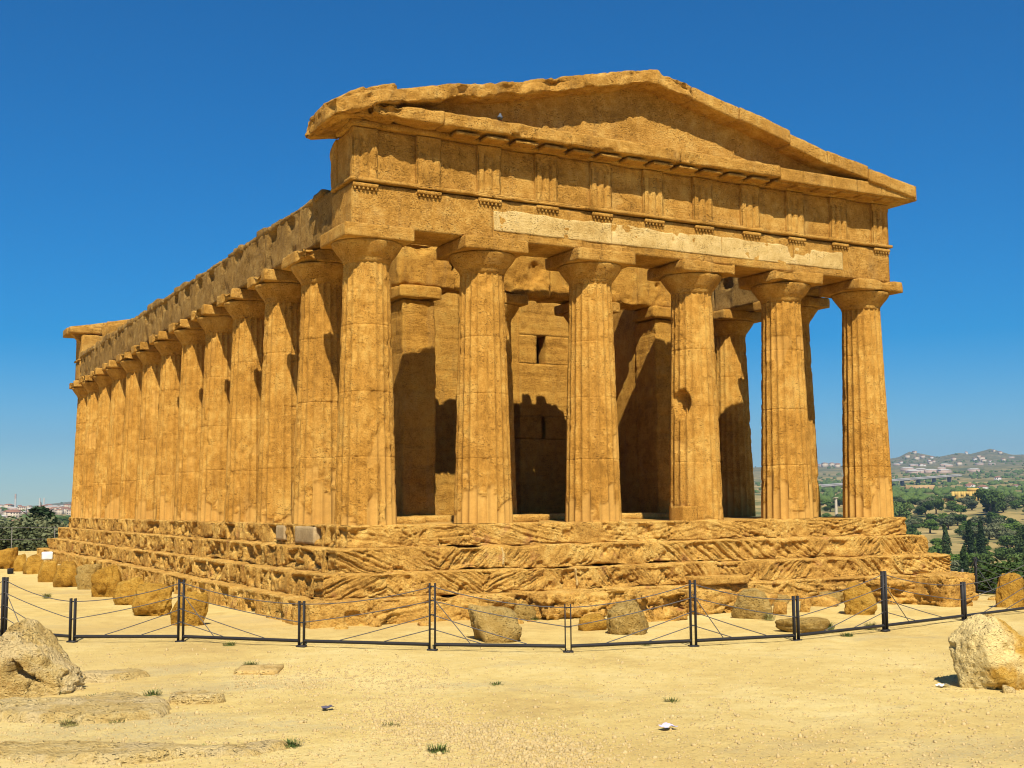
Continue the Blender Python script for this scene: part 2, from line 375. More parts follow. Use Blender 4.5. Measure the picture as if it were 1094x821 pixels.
# --- stepped base: worn blocks, oblique bedding on the front, deep vertical weathering on the flank
rg = random.Random(4)
def groove(seed, phi, u_ax, A, fr, deep=0.0, top=None):
    def fn(Q, N, P):
        u = P[:, u_ax]; wv = P[:, 2]
        out = np.maximum(np.maximum(np.abs(N[:, 0]), np.abs(N[:, 1])), 0)
        s = u*math.cos(phi)+wv*math.sin(phi)
        wob = fbm(P, 1.6, 3, seed+9)
        Pq = np.stack([s*fr+wob*.8, (u*-math.sin(phi)+wv*math.cos(phi))*fr*.14, np.full_like(s, seed*.37)], -1)
        n = vn(Pq, 1.0, seed)*.65+vn(Pq, 2.3, seed+1)*.35
        rid = -np.clip(n+.15, 0, 1)**1.3
        mod = .35+.65*ss(-.3, .4, fbm(P, .9, 3, seed+2))
        d = A*rid*mod*out
        if deep:
            h = fbm(P*np.array([1, 1, .8]), 2.6, 3, seed+4); d = d-deep*ss(.02, .45, h)*out
        d = d+(-.04*ss(.1, .6, fbm(P, 1.4, 3, seed+6)))*np.abs(N[:, 2])
        return d
    return fn
ZT = [0, -.5, -1.02, -1.53]; ZB = [-.52, -1.04, -1.55, -2.95]; OUT = [.75, 1.17, 1.59, 2.02]
def strata(edges, phis, seed, u_ax, A, th, deep, rise, vjoint=.02):
    """bedding layers standing proud or washed out, tilted differently in every block"""
    edges = np.array(edges); phis = np.array(phis)
    def fn(Q, N, P):
        u = P[:, u_ax]; w_ = P[:, 2]
        out = np.maximum(np.abs(N[:, 0]), np.abs(N[:, 1])); out = ss(.35, .9, out)
        wob = fbm(P, 1.3, 3, seed+9)*.11
        k = np.clip(np.searchsorted(edges, u+wob*.5)-1, 0, len(phis)-1); ph = phis[k]
        s_ = u*np.cos(ph)+w_*np.sin(ph)+wob*.55+fbm(P, 6, 2, seed+3)*.03
        lay = s_/th+_h(k, k*0, k*0, seed+40)*7; li = np.floor(lay); fr = lay-li
        h0 = _h(li, k, k*0, seed); h1 = _h(li+1, k, k*0, seed)
        hard = h0+(h1-h0)*ss(.72, 1.0, fr)
        mod = .12+.88*ss(-.3, .4, fbm(P, 1.0, 4, seed+2))
        d = -A*(1-hard)**1.4*mod*out
        s2 = s_/(th*.42)+fbm(P, 4, 2, seed+21)*.5; h2 = _h(np.floor(s2), k, k*0, seed+77); mod2 = ss(-.2, .3, fbm(P, 1.7, 3, seed+22))
        d = d-A*.34*(h2 > .55)*mod2*out
        d = d-.07*ss(.26, .42, fbm(P, 7.5, 3, seed+23))*out*ss(-.3, .2, fbm(P, 1.1, 3, seed+24))
        if deep: d = d-deep*ss(.04, .42, fbm(P, 2.2, 4, seed+4))*out*ss(.0, .12, rise[1]-.02-w_)
        near = np.min(np.abs(u[:, None]-edges[None, :]), axis=1) if len(edges) < 60 else 1
        d = d-vjoint*(1-ss(.006, .03, near))*out
        d = d-.06*ss(.05, .5, fbm(P, 1.3, 3, seed+6))*np.abs(N[:, 2])+.02*fbm(P, 7, 3, seed+8)
        return d
    return fn
for k in range(4):
    L = []; e = OUT[k]; zt = ZT[k]; zb = ZB[k]; dep = .64
    ed = [-e]; 
    while ed[-1] < LX+e: ed.append(ed[-1]+rg.uniform(1.3, 2.6))
    ph = []; sg = 1
    for _ in ed: sg = -sg if rg.random() < .75 else sg; ph.append(sg*rg.uniform(R(4), R(16))+R(90) if k in (0, 3) else sg*rg.uniform(R(20), R(52))+R(90))
    L.append(gbox(-e, LX+e, -e, -e+dep, zb, zt, .0205, (.04, (.10, .17, .16, .16)[k]), .03, 1.7, 31+k,
                  strata(ed, ph, 70+k*11, 0, (.065, .095, .10, .09)[k], (.06, .045, .047, .07)[k], .10, (zb, zt)), 1.3))
    ed = [-e+dep]
    while ed[-1] < LY+e: ed.append(ed[-1]+rg.uniform(.9, 1.7))
    ph = [rg.choice([-1, 1])*rg.uniform(R(0), R(24)) for _ in ed]
    L.append(gbox(-e, -e+dep, -e+dep-.02, LY+e, zb, zt, .036, (.03, .15), .03, 1.8, 41+k, strata(ed, ph, 170+k*11, 1, .17, .085, .20, (zb, zt)), 1.5))
    y = -e+dep+.006
    while y < LY+e-.05:
        ln = min(1.5, LY+e-y); L.append(gbox(LX+e-dep, LX+e, y, y+ln-.006, zb, zt, .12, (.02, .12), .04, 2, rg.randrange(999))); y += ln+.0
    x = -e+dep+.006
    while x < LX+e-dep-.1:
        ln = min(1.5, LX+e-dep-.006-x); L.append(gbox(x, x+ln-.006, LY+e-dep, LY+e, zb, zt, .15, (.02, .1), .03, 2, rg.randrange(999))); x += ln
    part('base_step', *join(L), STK, smooth=True)
# floor inside the colonnade
part('floor', *gbox(.16, LX-.16, .16, LY-.16, -1.2, -.012, .4, (.01, .02), .012, 1.0, 77), STK, smooth=True)
L = []
for (x0, x1, y0, y1, h) in ((1.0, 2.3, 1.7, 2.5, .16), (4.1, 5.5, 1.6, 2.4, .17), (6.9, 7.9, 1.7, 2.5, .17), (2.9, 12.5, 4.25, 5.2, .16)):
    L.append(gbox(x0, x1, y0, y1, -.05, h, .06, (.06, .16), .03, 2, int(x0*9)))
part('inner_step', *join(L), STK, smooth=True)
# mortar repairs set into the flank edge of the top step
for (y0, y1, z0, z1) in ((1.35, 2.75, -.46, -.05), (3.6, 4.3, -.42, -.04)):
    part('mortar_repair', *gbox(-.762, -.4, y0, y1, z0, z1, .06, (.01, .04), .012, 3, int(y0*10)), STG, smooth=True)
for (x, k) in ((2.9, 1), (4.6, 2), (4.1, 3)):      # pale mortar joints on the front steps
    V, F = gbox(x, x+.035, -OUT[k]-.02, -OUT[k]+.3, ZT[k]-.45, ZT[k]-.03, .04, (.005, .02), .02, 6, k); V[:, 0] += fbm(V, 3, 2, 5)*.06
    part('mortar_joint', V, F, STP, smooth=True)

# --- columns
def r_of(z, H=6.0, rb=.714, rt=.545):
    t = z/H; return rb-(rb-rt)*(t**1.12)
def shaft(seed, lowres=1, rb=.714, rt=.545, H=6.02, plast=None, notch=False, wear=.5):
    per = {1: 9, 2: 6, 3: 4}[lowres]; nzr = {1: 130, 2: 80, 3: 40}[lowres]; na = 20*per
    rg = np.random.RandomState(seed)
    z = np.linspace(0, H, nzr)
    jz = [1.52+rg.uniform(-.1, .1), 3.05+rg.uniform(-.12, .12), 4.55+rg.uniform(-.12, .12)]
    if lowres < 3: z = np.sort(np.concatenate([z]+[[j-.018, j-.007, j+.007, j+.018] for j in jz]))
    th = np.linspace(0, 2*math.pi, na, endpoint=False)
    TH, Z = np.meshgrid(th, z); th_, z_ = TH.ravel(), Z.ravel()
    rad = r_of(z_, H, rb, rt)
    u = (th_*20/(2*math.pi)) % 1.0
    P = np.stack([rad*np.cos(th_), rad*np.sin(th_), z_], 1); Ps = P+seed*7.7
    lo = fbm(Ps, .7, 3, seed)*.5+fbm(Ps, 2.2, 3, seed+1)*.5
    if plast is None: plast = rg.uniform(.35, 1.1)
    fl_i = np.floor(th_*20/(2*math.pi)); lo_h = plast*.55+(_h(fl_i, fl_i*0, fl_i*0, seed+5)-.5)*.75+fbm(Ps, 1.1, 3, seed+8)*.9
    pmask = 1-ss(-.10, .10, z_-lo_h+fbm(Ps, 4.5, 4, seed+9)*.35)
    pat = ss(.36, .42, fbm(Ps*np.array([1, 1, .7]), .95, 4, seed+17))*(z_ < 5)*.6
    pmask = np.maximum(pmask, pat)
    ero = np.clip(wear+lo*1.1, 0, 1)*(1-pmask)
    scal = (1-(2*u-1)**2)                       # scallop, 0 on the arris
    fl = .068*(rad/rb)*scal*(1-.38*ero)
    chip = ss(.10, .45, fbm(Ps, 5.0, 3, seed+3))*.05*ero
    arr = np.exp(-(np.minimum(u, 1-u)/.13)**2)
    d = -fl-chip-arr*.016*ero*(.5+.9*np.abs(fbm(Ps, 3.5, 3, seed+4)))
    strat = vn(np.stack([z_*9, np.cos(th_)*.8+seed, np.sin(th_)*.8], 1), 1.0, seed+6)
    d = d-.010*ero*np.clip(strat, 0, 1)+.016*ero*fbm(Ps, 9, 3, seed+12)
    d = d+.02*pmask*0
    for j in jz: d = d-.014*np.exp(-((z_-j)/.010)**2)*(1-.6*pmask)
    if notch:
        aa = R(-160)
        dd = np.abs((th_-aa+math.pi) % (2*math.pi)-math.pi)*rad
        q = np.sqrt((dd/.30)**2+((z_-3.05)/.42)**2); d = d-.30*(1-ss(.6, 1.05, q+fbm(Ps, 3, 2, 3)*.3))
    rad = rad+d
    V = np.stack([rad*np.cos(th_), rad*np.sin(th_), z_], 1)
    n = len(z)
    i = np.arange(n-1)[:, None]; j = np.arange(na)[None, :]
    F = np.stack([(i*na+j).ravel(), (i*na+(j+1) % na).ravel(), ((i+1)*na+(j+1) % na).ravel(), ((i+1)*na+j).ravel()], 1)
    return mesh('column', V, F, STC, True, {'plaster': pmask})
def echinus(seed, res=48, rt=.545):
    prof = [(rt-.03, 5.98), (rt+.004, 5.99), (rt+.012, 6.04), (rt+.03, 6.06), (rt+.035, 6.09), (rt+.06, 6.11), (rt+.12, 6.19), (rt+.2, 6.30), (rt+.255, 6.385), (rt+.275, 6.43), (rt+.27, 6.452), (rt+.23, 6.462)]
    V = []
    for r_, z_ in prof:
        for k in range(res): a = 2*math.pi*k/res; V.append((r_*math.cos(a), r_*math.sin(a), z_))
    V = np.array(V); P = V+seed*3.1
    dr = -.05*ss(.2, .6, fbm(P, 2.2, 3, seed))+.008*fbm(P, 6, 3, seed)
    rr = np.hypot(V[:, 0], V[:, 1]); V[:, :2] *= ((rr+dr)/rr)[:, None]
    n = len(prof); F = np.array([(i*res+k, i*res+(k+1) % res, (i+1)*res+(k+1) % res, (i+1)*res+k) for i in range(n-1) for k in range(res)])
    return mesh('echinus', V, F, STE, True)
def abacus(seed, chip=.12, hw=.846, corner=None):
    def fn(Q, N, P):
        if corner is None: return np.zeros(len(P))
        dd = np.hypot(P[:, 0]-corner[0]*hw, P[:, 1]-corner[1]*hw)+fbm(P+seed, 3, 3, seed)*.22
        return -corner[2]*(1-ss(.1, .55, dd))
    V, F = gbox(-hw, hw, -hw, hw, 6.463, 6.777, .045, (.008, chip), .008, 4, seed, fn, 3)
    return mesh('abacus', V, F, STE, True)
def column(x, y, sm, em, am, rz=0):
    c = link('column', sm, TEMPLE, (x-TOFF[0], y-TOFF[1], -TOFF[2]), rz)
    e = link('echinus', em, c, (0, 0, 0)); a = link('abacus', am, c, (0, 0, 0), -rz)
    return c
random.seed(2)
front_pl = [.35, .8, 1.6, .45, .75, 1.3]
for i, x in enumerate(FX):
    column(x, 0, shaft(100+i, 1, plast=front_pl[i], notch=(i == 3), wear=(.58, .38, .32, .42, .25, .2)[i]), echinus(i), abacus(i, (.05, .06, .07, .2, .16, .14)[i], corner=(None, None, None, (.55, -1, .05), (-.6, -1, .06), (.2, -1, .05))[i]))
for i, y in enumerate(FY[1:]):
    lr = 1 if i < 4 else 2
    column(0, y, shaft(200+i, lr, wear=random.uniform(.25, .6), plast=random.uniform(.3, 1.0)), echinus(50+i), abacus(50+i, .1, corner=(-1, random.uniform(-1, .4), random.uniform(.1, .3))))
s3 = [shaft(300+i, 2, wear=.5) for i in range(3)]; e3 = echinus(80); a3 = abacus(80, .12)
for i, y in enumerate(FY[1:]): column(LX, y, s3[i % 3], e3, a3, (i % 4)*R(90))
for i, x in enumerate(FX[1:-1]): column(x, LY, s3[i % 3], e3, a3, (i % 4)*R(90))
for i, (x, y) in enumerate(((6.11, 5.3), (9.307, 5.3), (6.11, LY-5.3), (9.307, LY-5.3))):
    c = column(x, y, s3[i % 3], e3, a3, i*R(90)); c.scale = (.88, .88, .965)
# masonry patch at the foot of the fourth column
part('column_repair', *gbox(FX[3]-.90, FX[3]-.44, -.66, -.1, -.16, .36, .05, (.006, .015), .006, 4, 31), STC, smooth=True)

# --- architrave, taenia, frieze
def blocks_x(xs, y0, y1, z0, z1, res, r, amp, seed, fn=None):
    return [gbox(xs[i]+.003, xs[i+1]-.003, y0, y1, z0, z1, res, r, amp, 2.5, seed+i, fn) for i in range(len(xs)-1)]
def blocks_y(x0, x1, ys, z0, z1, res, r, amp, seed, fn=None):
    return [gbox(x0, x1, ys[i]+.003, ys[i+1]-.003, z0, z1, res, r, amp, 2.5, seed+i, fn) for i in range(len(ys)-1)]
HW = .6; ZA = 6.779
for yy, nm in ((0, 1), (LY, 2)):
    xs = [-HW]+FX[1:-1]+[LX+HW]
    arch = part('architrave', *join(blocks_x(xs, yy-HW-(.18 if nm == 2 else 0), yy+HW+(.18 if nm == 1 else 0), ZA, 7.752, .07 if nm == 1 else .15, (.006, .035), .014, 400+nm)), STE, smooth=True)
    # taenia
    def tae(Q, N, P): return -.10*ss(.18, .5, fbm(P, .8, 3, 41))*(np.abs(N[:, 1]) > .3)
    sub('taenia', *join([gbox(xs[i]-.06*(i == 0), xs[i+1]+.06*(i == 4), yy-HW-.095, yy+HW+.075, 7.79, 7.874, .04, (.002, .010), .006, 4, 430+i, tae if nm == 1 else None) for i in range(5)]), STE, arch, True)
    tx = [-.285+i*(LX+.57)/10 for i in range(11)]
    # frieze backing and triglyphs
    fr = part('frieze', *gbox(-.54, LX+.54, yy-.53, yy+.53, 7.878, 9.07, .06, (.006, .03), .03, 2.5, 460, lambda Q, N, P: -.04*ss(.1, .5, fbm(P, 1.5, 4, 461))*(np.abs(N[:, 1]) > .5)), STE, smooth=True)
    for i, x in enumerate(tx):
        er = (.75, .9, .5, .45, .4, .35, .4, .4, .45, .25, .1)[i] if nm == 1 else .3
        def gly(Q, N, P, x=x, er=er, i=i):
            u = (P[:, 0]-x)/.315; s = -1 if yy == 0 else 1
            g_ = np.maximum(np.exp(-((np.abs(u)-.34)/.10)**4), np.exp(-((np.abs(u)-1.0)/.09)**4))
            keep = np.clip(1.1-er*.8+fbm(P, 2.5, 3, 70+i)*.7, 0, 1)
            return (-.085*g_*keep*(P[:, 2] < 8.86)-.05*er*ss(0, .5, fbm(P, 3, 3, 90+i)))*(np.abs(N[:, 1]) > .5)
        ys = (yy-HW-.03, yy-.42) if yy == 0 else (yy+.42, yy+HW+.03)
        sub('triglyph', *gbox(x-.315, x+.315, ys[0], ys[1], 7.88, 9.06, .03 if nm == 1 else .09, (.005, .03), .008, 5, 500+i, gly), STE, fr, True)
        if nm == 1:
            L = []
            if True:
                L.append(gbox(x-.31, x+.31, -HW-.062, -HW+.02, 7.665, 7.753, .04, (.004, .02), .004, 5, 520+i))
                for q in range(6):
                    gx = x-.26+q*.104; ang = np.linspace(0, 2*math.pi, 8, endpoint=False)
                    ring = lambda rr, zz: np.stack([gx+rr*np.cos(ang), -HW-.03+rr*np.sin(ang), np.full(8, zz)], 1)
                    V = np.vstack([ring(.024, 7.666), ring(.032, 7.605)]); Fq = np.array([(a, (a+1) % 8, 8+(a+1) % 8, 8+a) for a in range(8)]+[(8+a, 8+(a+1) % 8, 8+(a+2) % 8, 8+(a+3) % 8) for a in (0, 3)])
                    L.append((V, Fq))
                sub('regula', *join(L), STE, arch, False)
# pale restored lining of the front architrave
def rst(Q, N, P): return np.zeros(len(P))
L = []
for q, (x0, x1) in enumerate(((3.02, 6.4), (6.41, 9.9), (9.91, 14.2))):
    V, F = gbox(x0, x1, -HW-.014, -HW+.1, 6.99, 7.50, .04, (.004, .03), .014, 4, 9+q, lambda Q, N, P: -.02*ss(.1, .5, fbm(P, 2.5, 4, 19)), 4)
    tp = ss(7.3, 7.48, V[:, 2]); V[:, 2] += tp*fbm(np.stack([V[:, 0], V[:, 0]*0, V[:, 0]*0], 1), 1.6, 5, 8)*.12; L.append((V, F))
part('restored_lining', *join(L), STP, smooth=True)
# flank architraves with the broken stub of the frieze
for xx, nm in ((0, 1), (LX, 2)):
    ys = [HW]+FY[1:-1]+[LY-HW]
    def pock(Q, N, P):
        a = np.zeros(len(P)); c = np.abs(((P[:, 1]+.2) % 1.6)-.8)
        rec = (1-ss(.25, .36, c+fbm(P, 2.4, 3, 5)*.22))*ss(7.5, 7.56, P[:, 2]+fbm(P, 3, 2, 6)*.10)*(1-ss(7.83, 7.86, P[:, 2]))
        rec = rec*ss(-.25, .15, fbm(P*np.array([0, 1, 0]), .9, 3, 12))
        return (-.17*rec-.05*ss(0, .5, fbm(P, 2.4, 4, 8)))*(np.abs(N[:, 0]) > .4)
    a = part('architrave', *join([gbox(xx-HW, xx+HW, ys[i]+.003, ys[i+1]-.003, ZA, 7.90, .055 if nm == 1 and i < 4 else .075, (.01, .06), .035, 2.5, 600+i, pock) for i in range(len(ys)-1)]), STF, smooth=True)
    L = []; y = 1.3; rq = random.Random(9)
    while y < LY-1.6:
        ln = rq.uniform(.5, 1.0); h = rq.uniform(.06, .2)+.004*y*.6
        L.append(gbox(xx-HW+rq.uniform(-.05, .03), xx+HW, y, y+ln-.01, 7.86, 7.92+h, .08, (.03, .12), .04, 2, 650+int(y*3))); y += ln
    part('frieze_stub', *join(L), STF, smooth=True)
    # full-height corner returns, front and rear
    for y0, y1 in ((.534, 1.05), (LY-1.0, LY-.534)):
        L = [gbox(xx-.56, xx+.5, y0, y1, 7.9, 9.06, .06, (.03, .2), .07, 2, 690+int(y0))]
        part('frieze_return', *join(L), STE, smooth=True)

# --- geison, mutules, tympanum, raking cornice
def slab_path(xs, zt, th, y0, y1, res, r, amp, seed, f=2.0, taper=None):
    """thick slab following a polyline in x-z; blocks joined at random lengths"""
    L = []; rq = random.Random(seed); x = xs[0]; end = xs[-1]
    while x < end-.02:
        ln = rq.uniform(1.3, 2.3)
        if end-(x+ln) < .8: ln = end-x
        jit = rq.uniform(-.03, .03); jy = rq.uniform(-.05, .04)
        V, F = gbox(x, x+ln-.008, y0+jy, y1, 0, th, res, r, amp, f, seed+int(x*10), None, 1.8)
        V[:, 2] += np.interp(V[:, 0], xs, zt)-th+jit
        L.append((V, F)); x += ln
    return join(L)
for s in (0, 1):
    my = (lambda V: V) if s == 0 else (lambda V: np.stack([LX-V[:, 0], LY-V[:, 1], V[:, 2]], 1))
    fl = (lambda F: F)
    res = .05 if s == 0 else .12
    def wornfront(Q, N, P): return (-.09*ss(.0, .5, fbm(P, 1.6, 4, 77))+.03*fbm(P, 6, 3, 79))*(N[:, 1] < -.1)-.3*(1-ss(-.3, .9, P[:, 0]))*ss(-.4, .3, fbm(P, 1.3, 3, 78))
    gs = [-.35, 1.45, 4.9, 8.2, 11.5, 13.35, 14.3, 15.2, LX+1.17]
    L = [gbox(gs[i]+.003, gs[i+1]-.003, -1.20, .2, 9.21 if i < 4 else 9.13, 9.535 if i < 4 else 9.485, res, (.012, .09 if i < 4 else .015), .035 if i < 4 else .006, 2.5, 800+i, wornfront if i < 4 else None, 5) for i in range(len(gs)-1)]
    # returns along the flanks
    L.append(gbox(LX-.4, LX+1.12, .2, .9, 9.13, 9.46, .1, (.02, .06), .02, 2, 831))
    V, F = join(L); ge = part('geison', my(V), F, STE, smooth=True)
    L = []
    for i in range(21):
        x = -.285+i*(LX+.57)/20; e_ = .25 if i < 17 else 0
        if s == 0 and i in (0, 1, 2): continue
        L.append(gbox(x-.31, x+.31, -1.09, -.63, 9.085, 9.155, .05, (.005, .03), .012, 5, 850+i))
    V, F = join(L); sub('mutule', my(V), F, STE, ge, True)
    # bed moulding between frieze and geison
    V, F = gbox(-.64, LX+.68, -.70, .4, 9.073, 9.225, .08, (.005, .02), .008, 4, 870); sub('bed_moulding', my(V), F, STE, ge, True)
    xs = [-1.25, -.6, -.19, .85, 3.3, 5.7, 7.0, 7.42, 8.6, 11.4, 13.23, 16.5]; zt = [9.42, 9.62, 9.80, 10.04, 10.55, 11.14, 11.47, 11.5, 11.27, 10.62, 10.13, 9.56]
    # tympanum
    nx = 130; X = np.linspace(.1, 15.6, nx); topz = np.interp(X, xs, zt)-.2; nzv = 24
    T_, Zr = np.meshgrid(X, np.linspace(0, 1, nzv), indexing='ij'); ZZ = 9.3+(topz[:, None]-9.3)*Zr
    def sheet(yv, amp):
        P = np.stack([T_, np.full_like(T_, yv), ZZ], -1).reshape(-1, 3); P[:, 1] += fbm(P, 1.2, 5, 60)*amp; return P
    Va = sheet(-.66, .05); Vb = sheet(.35, .03); n_ = nzv
    i = np.arange(nx-1)[:, None]; j = np.arange(nzv-1)[None, :]; q = (i*n_+j).ravel()
    Fa = np.stack([q, q+n_, q+n_+1, q+1], 1); Fb = Fa[:, ::-1]+len(Va)
    V = np.vstack([Va, Vb]); part('tympanum', my(V), np.vstack([Fa, Fb]), STE, smooth=True)
    def chew(Q, N, P): return -.12*ss(.0, .5, fbm(P, 1.5, 4, 901))*(N[:, 2] < .6)-.05*ss(0, .5, fbm(P, 3.5, 3, 902))+.03*fbm(P, 8, 3, 903)
    V, F = gbox(-1.25, 8.6, -1.26, .55 if s == 0 else .33, 0, .36, res*.9, (.03, .15), .05, 2, 900, chew, 4); V[:, 2] += np.interp(V[:, 0], xs, zt)-.36
    V2, F2 = slab_path(xs[8:], zt[8:], .36, -1.24, .55 if s == 0 else .33, res, (.012, .07), .03, 950)
    V, F = join([(V, F), (V2, F2)])
    part('raking_cornice', my(V), F, STE, smooth=True)
    if s == 1:
        V, F = gbox(11.0, 16.55, .10, .50, 0, 1, .10, (.01, .03), .03, 2, 940); zb_ = 8.72+.95*np.maximum(V[:, 0]-15.97, 0); V[:, 2] = zb_+V[:, 2]*(np.interp(V[:, 0], xs, zt)-.15-zb_)
        part('pediment_backing', my(V), F, STE, smooth=True)
    # broken lump closing the left end of the cornice
    def chew2(Q, N, P): return -.16*ss(-.1, .5, fbm(P, 1.4, 4, 962))-.08*ss(0, .4, fbm(P, 4, 3, 963))
    V, F = gbox(-1.24, .35, -1.0, 1.0, 0, .50, .045 if s == 0 else .12, (.06, .2), .06, 1.6, 960, chew2, 3)
    V[:, 2] += 8.98+.26*(V[:, 0]+1.2)*(V[:, 2] > .25)+.12*ss(-1.2, -.5, V[:, 0])+.10; part('cornice_end', my(V), F, STE, smooth=True)

part('hidden_sun_blocker', *gbox(4.9, 7.3, .56, 1.75, 9.8, 10.75, .12, (.03, .15), .05, 2, 970), STE, smooth=True)  # unseen block added behind the crest to keep sun off the right pylon
# --- cella: side walls, antae, porch beam, inner wall with stair pylons
def courses(V):
    return V
def wallbox(x0, x1, y0, y1, z0, z1, res=.12, seed=0, r=(.01, .03), amp=.02):
    def fn(Q, N, P):
        hz = (P[:, 2] % .52); side = np.maximum(np.abs(N[:, 0]), np.abs(N[:, 1]))
        cz = np.floor(P[:, 2]/.52); uu = (P[:, 0]+P[:, 1]+cz*.43) % 1.05; jt = np.maximum(1-ss(.008, .05, np.minimum(hz, .52-hz)), 1-ss(.01, .05, np.minimum(uu, 1.05-uu)))
        return (-.05*ss(.1, .6, fbm(P, 1.5, 4, seed+1))-.03*jt)*side
    return gbox(x0, x1, y0, y1, z0, z1, res, r, amp, 2.5, seed, fn)
for (x0, x1, sd) in ((2.98, 3.93, 1), (11.49, 12.44, 2)):
    cw = part('cella_wall', *wallbox(x0, x1, 5.9, LY-5.9, 0, 6.9, .16, sd), STW, smooth=True)
    for y0, y1 in ((4.78, 5.9), (LY-5.9, LY-4.78)):
        an = part('anta', *wallbox(x0-.02, x1+.04, y0, y1, 0, 6.16, .07, sd+10, (.01, .05), .03), STW, smooth=True)
        sub('anta_capital', *gbox(x0-.16, x1+.18, y0-.14, y1, 6.20, 6.56, .06, (.02, .14), .05, 2, sd+20), STW, an, True)
for y0, y1, nm in ((4.82, 5.75, 1), (LY-5.75, LY-4.82, 2)):
    L = []; xs = [2.85, 4.6, 6.1, 7.75, 9.3, 10.9, 12.57]
    for i in range(6): L.append(gbox(xs[i]+.004, xs[i+1]-.004, y0, y1, 6.555, 7.86+(.06, .0, .04, .0, .05, .0)[i], .055, (.03, .2), .09, 1.8, 40+i, lambda Q, N, P: -.15*ss(.0, .45, fbm(P, 1.6, 4, 49))))
    for (a, b_, h) in ((7.6, 7.95, .62), (8.15, 8.5, .6), (5.2, 5.7, .5)): L.append(gbox(a, b_, y0+.1, y1-.05, 7.5, 7.62+h, .08, (.05, .15), .05, 2, int(a*10)))
    part('porch_beam', *join(L), STW, smooth=True)
yw = 8.9
def pylon(x0, x1, slits, sd):
    L = []; z = 0; rr = (.001, .002)
    for (c, wd, za, zb_) in sorted(slits, key=lambda t: t[2]):          # front wall in bands, the slit windows left open
        L.append(wallbox(x0, x1, yw, yw+.55, z, za, .07, sd, rr)); L.append(wallbox(x0, c-wd/2, yw, yw+.55, za, zb_, .07, sd, rr)); L.append(wallbox(c+wd/2, x1, yw, yw+.55, za, zb_, .07, sd, rr)); z = zb_
    L.append(wallbox(x0, x1, yw, yw+.55, z, 7.4, .07, sd, rr))
    L.append(wallbox(x0, x0+.4, yw+.56, yw+2.2, 0, 7.3, .16, sd+4)); L.append(wallbox(x1-.4, x1, yw+.56, yw+2.2, 0, 7.3, .16, sd+5))
    L.append(wallbox(x0+.01, x1-.01, yw+2.21, yw+2.6, 0, 7.3, .2, sd+6)); L.append(wallbox(x0+.41, x1-.41, yw+.56, yw+2.2, 6.6, 7.2, .2, sd+7))
    part('stair_pylon', *join(L), STW, smooth=True)
pylon(3.96, 6.7, [], 140); pylon(8.9, 11.46, [(9.80, .14, 2.6, 3.35), (9.74, .36, 5.1, 6.05)], 160)
part('door_lintel', *wallbox(6.65, 8.95, yw+.03, yw+.6, 3.7, 7.3, .1, 180), STW, smooth=True)
part('rear_wall', *join([wallbox(3.95, 6.6, 29, 29.6, 0, 6.9, .2, 190), wallbox(8.8, 11.47, 29, 29.6, 0, 6.9, .2, 191), wallbox(6.59, 8.81, 29.02, 29.58, 4.5, 6.88, .2, 192)]), STW, smooth=True)

# ---------------------------------------------------------------- loose stones
GF = 'boulders lined up along the flank of the temple'
def stone_thing(name, label, cat, px0, px1, py0, py1, seed, mat, depth=.8, zb=None, group=None, sub_=5, planes=9, rough=.05, rnd=9, sink=.06, flat=0.0, rz=0.0):
    z = zb if zb is not None else -2.05
    for _ in range(3):
        p = pix((px0+px1)/2, py1, z=z); z = gz(p[0], p[1])
    dd = (p-CP)@cf; k = FPX/dd
    wdt = (px1-px0)/k*(1.2 if group == GF else 1); hgt = (py1-py0)/k+sink
    V, F = rock(.5, .5*depth, .5, seed, sub_, planes, rough, rnd, flat)
    c, s_ = math.cos(-YAW+rz), math.sin(-YAW+rz)
    V = V@np.array([[c, s_, 0], [-s_, c, 0], [0, 0, 1]])
    ext = (V@cr); V[:, :2] *= wdt/(ext.max()-ext.min()); V[:, 2] *= hgt/(V[:, 2].max()-V[:, 2].min())
    o = obj(name, V, F, mat, smooth=True); o.location = (p[0]+.25*wdt*depth*cf[0], p[1]+.25*wdt*depth*cf[1], z-sink)
    return tag(o, label, cat, group)
row = [(185, 218, 632, 668, 'squat flat-faced block behind the tall fence post, nearest of the flank row'),
       (144, 181, 623, 658, 'rough layered golden boulder seen between two fence cables, second nearest of the flank row'),
       (119, 150, 617, 646, 'low pale-topped boulder leaning against its neighbour, third nearest of the flank row'),
       (98, 124, 604, 638, 'tall smooth rounded boulder on the sand, fourth nearest of the flank row'),
       (78, 101, 603, 630, 'cracked golden boulder with a dark cleft, fifth nearest of the flank row'),
       (56, 81, 600, 627, 'large dark-topped golden boulder, sixth nearest of the flank row'),
       (40, 58, 599, 622, 'orange boulder carrying a small white block, seventh of the flank row'),
       (22, 43, 593, 613, 'sloping orange boulder next to the one with the white block'),
       (13, 25, 592, 611, 'narrow golden boulder behind the black box'),
       (-4, 14, 585, 608, 'square golden stone at the left photo edge, farthest of the flank row')]
for i, (a, b_, c, d, lb) in enumerate(row):
    stone_thing('boulder', lb, 'boulder', a, b_, c, d, 700+i, (STB, STR, STB, STB, STR, STB, STB, STB, STB, STB)[i] if i != 1 else STB, (.8, 1.1, .7, 1.0)[i % 4], group=GF, sub_=5 if i < 5 else 4, rough=(.06, .08, .05, .07)[i % 4], planes=(9, 5, 12, 7)[i % 4], rnd=(20, 12, 26)[i % 3])
p = pix(48.5, 606, dist=None, z=-1.42); o = obj('white_block', *gbox(-.17, .17, -.14, .14, 0, .27, .04, (.02, .06), .015, 4, 3), WHITE, smooth=True); o.location = tuple(pix(49, 621, z=-2.05)+np.array([.05, .25, .72])); tag(o, 'small white block lying on top of an orange boulder', 'block')
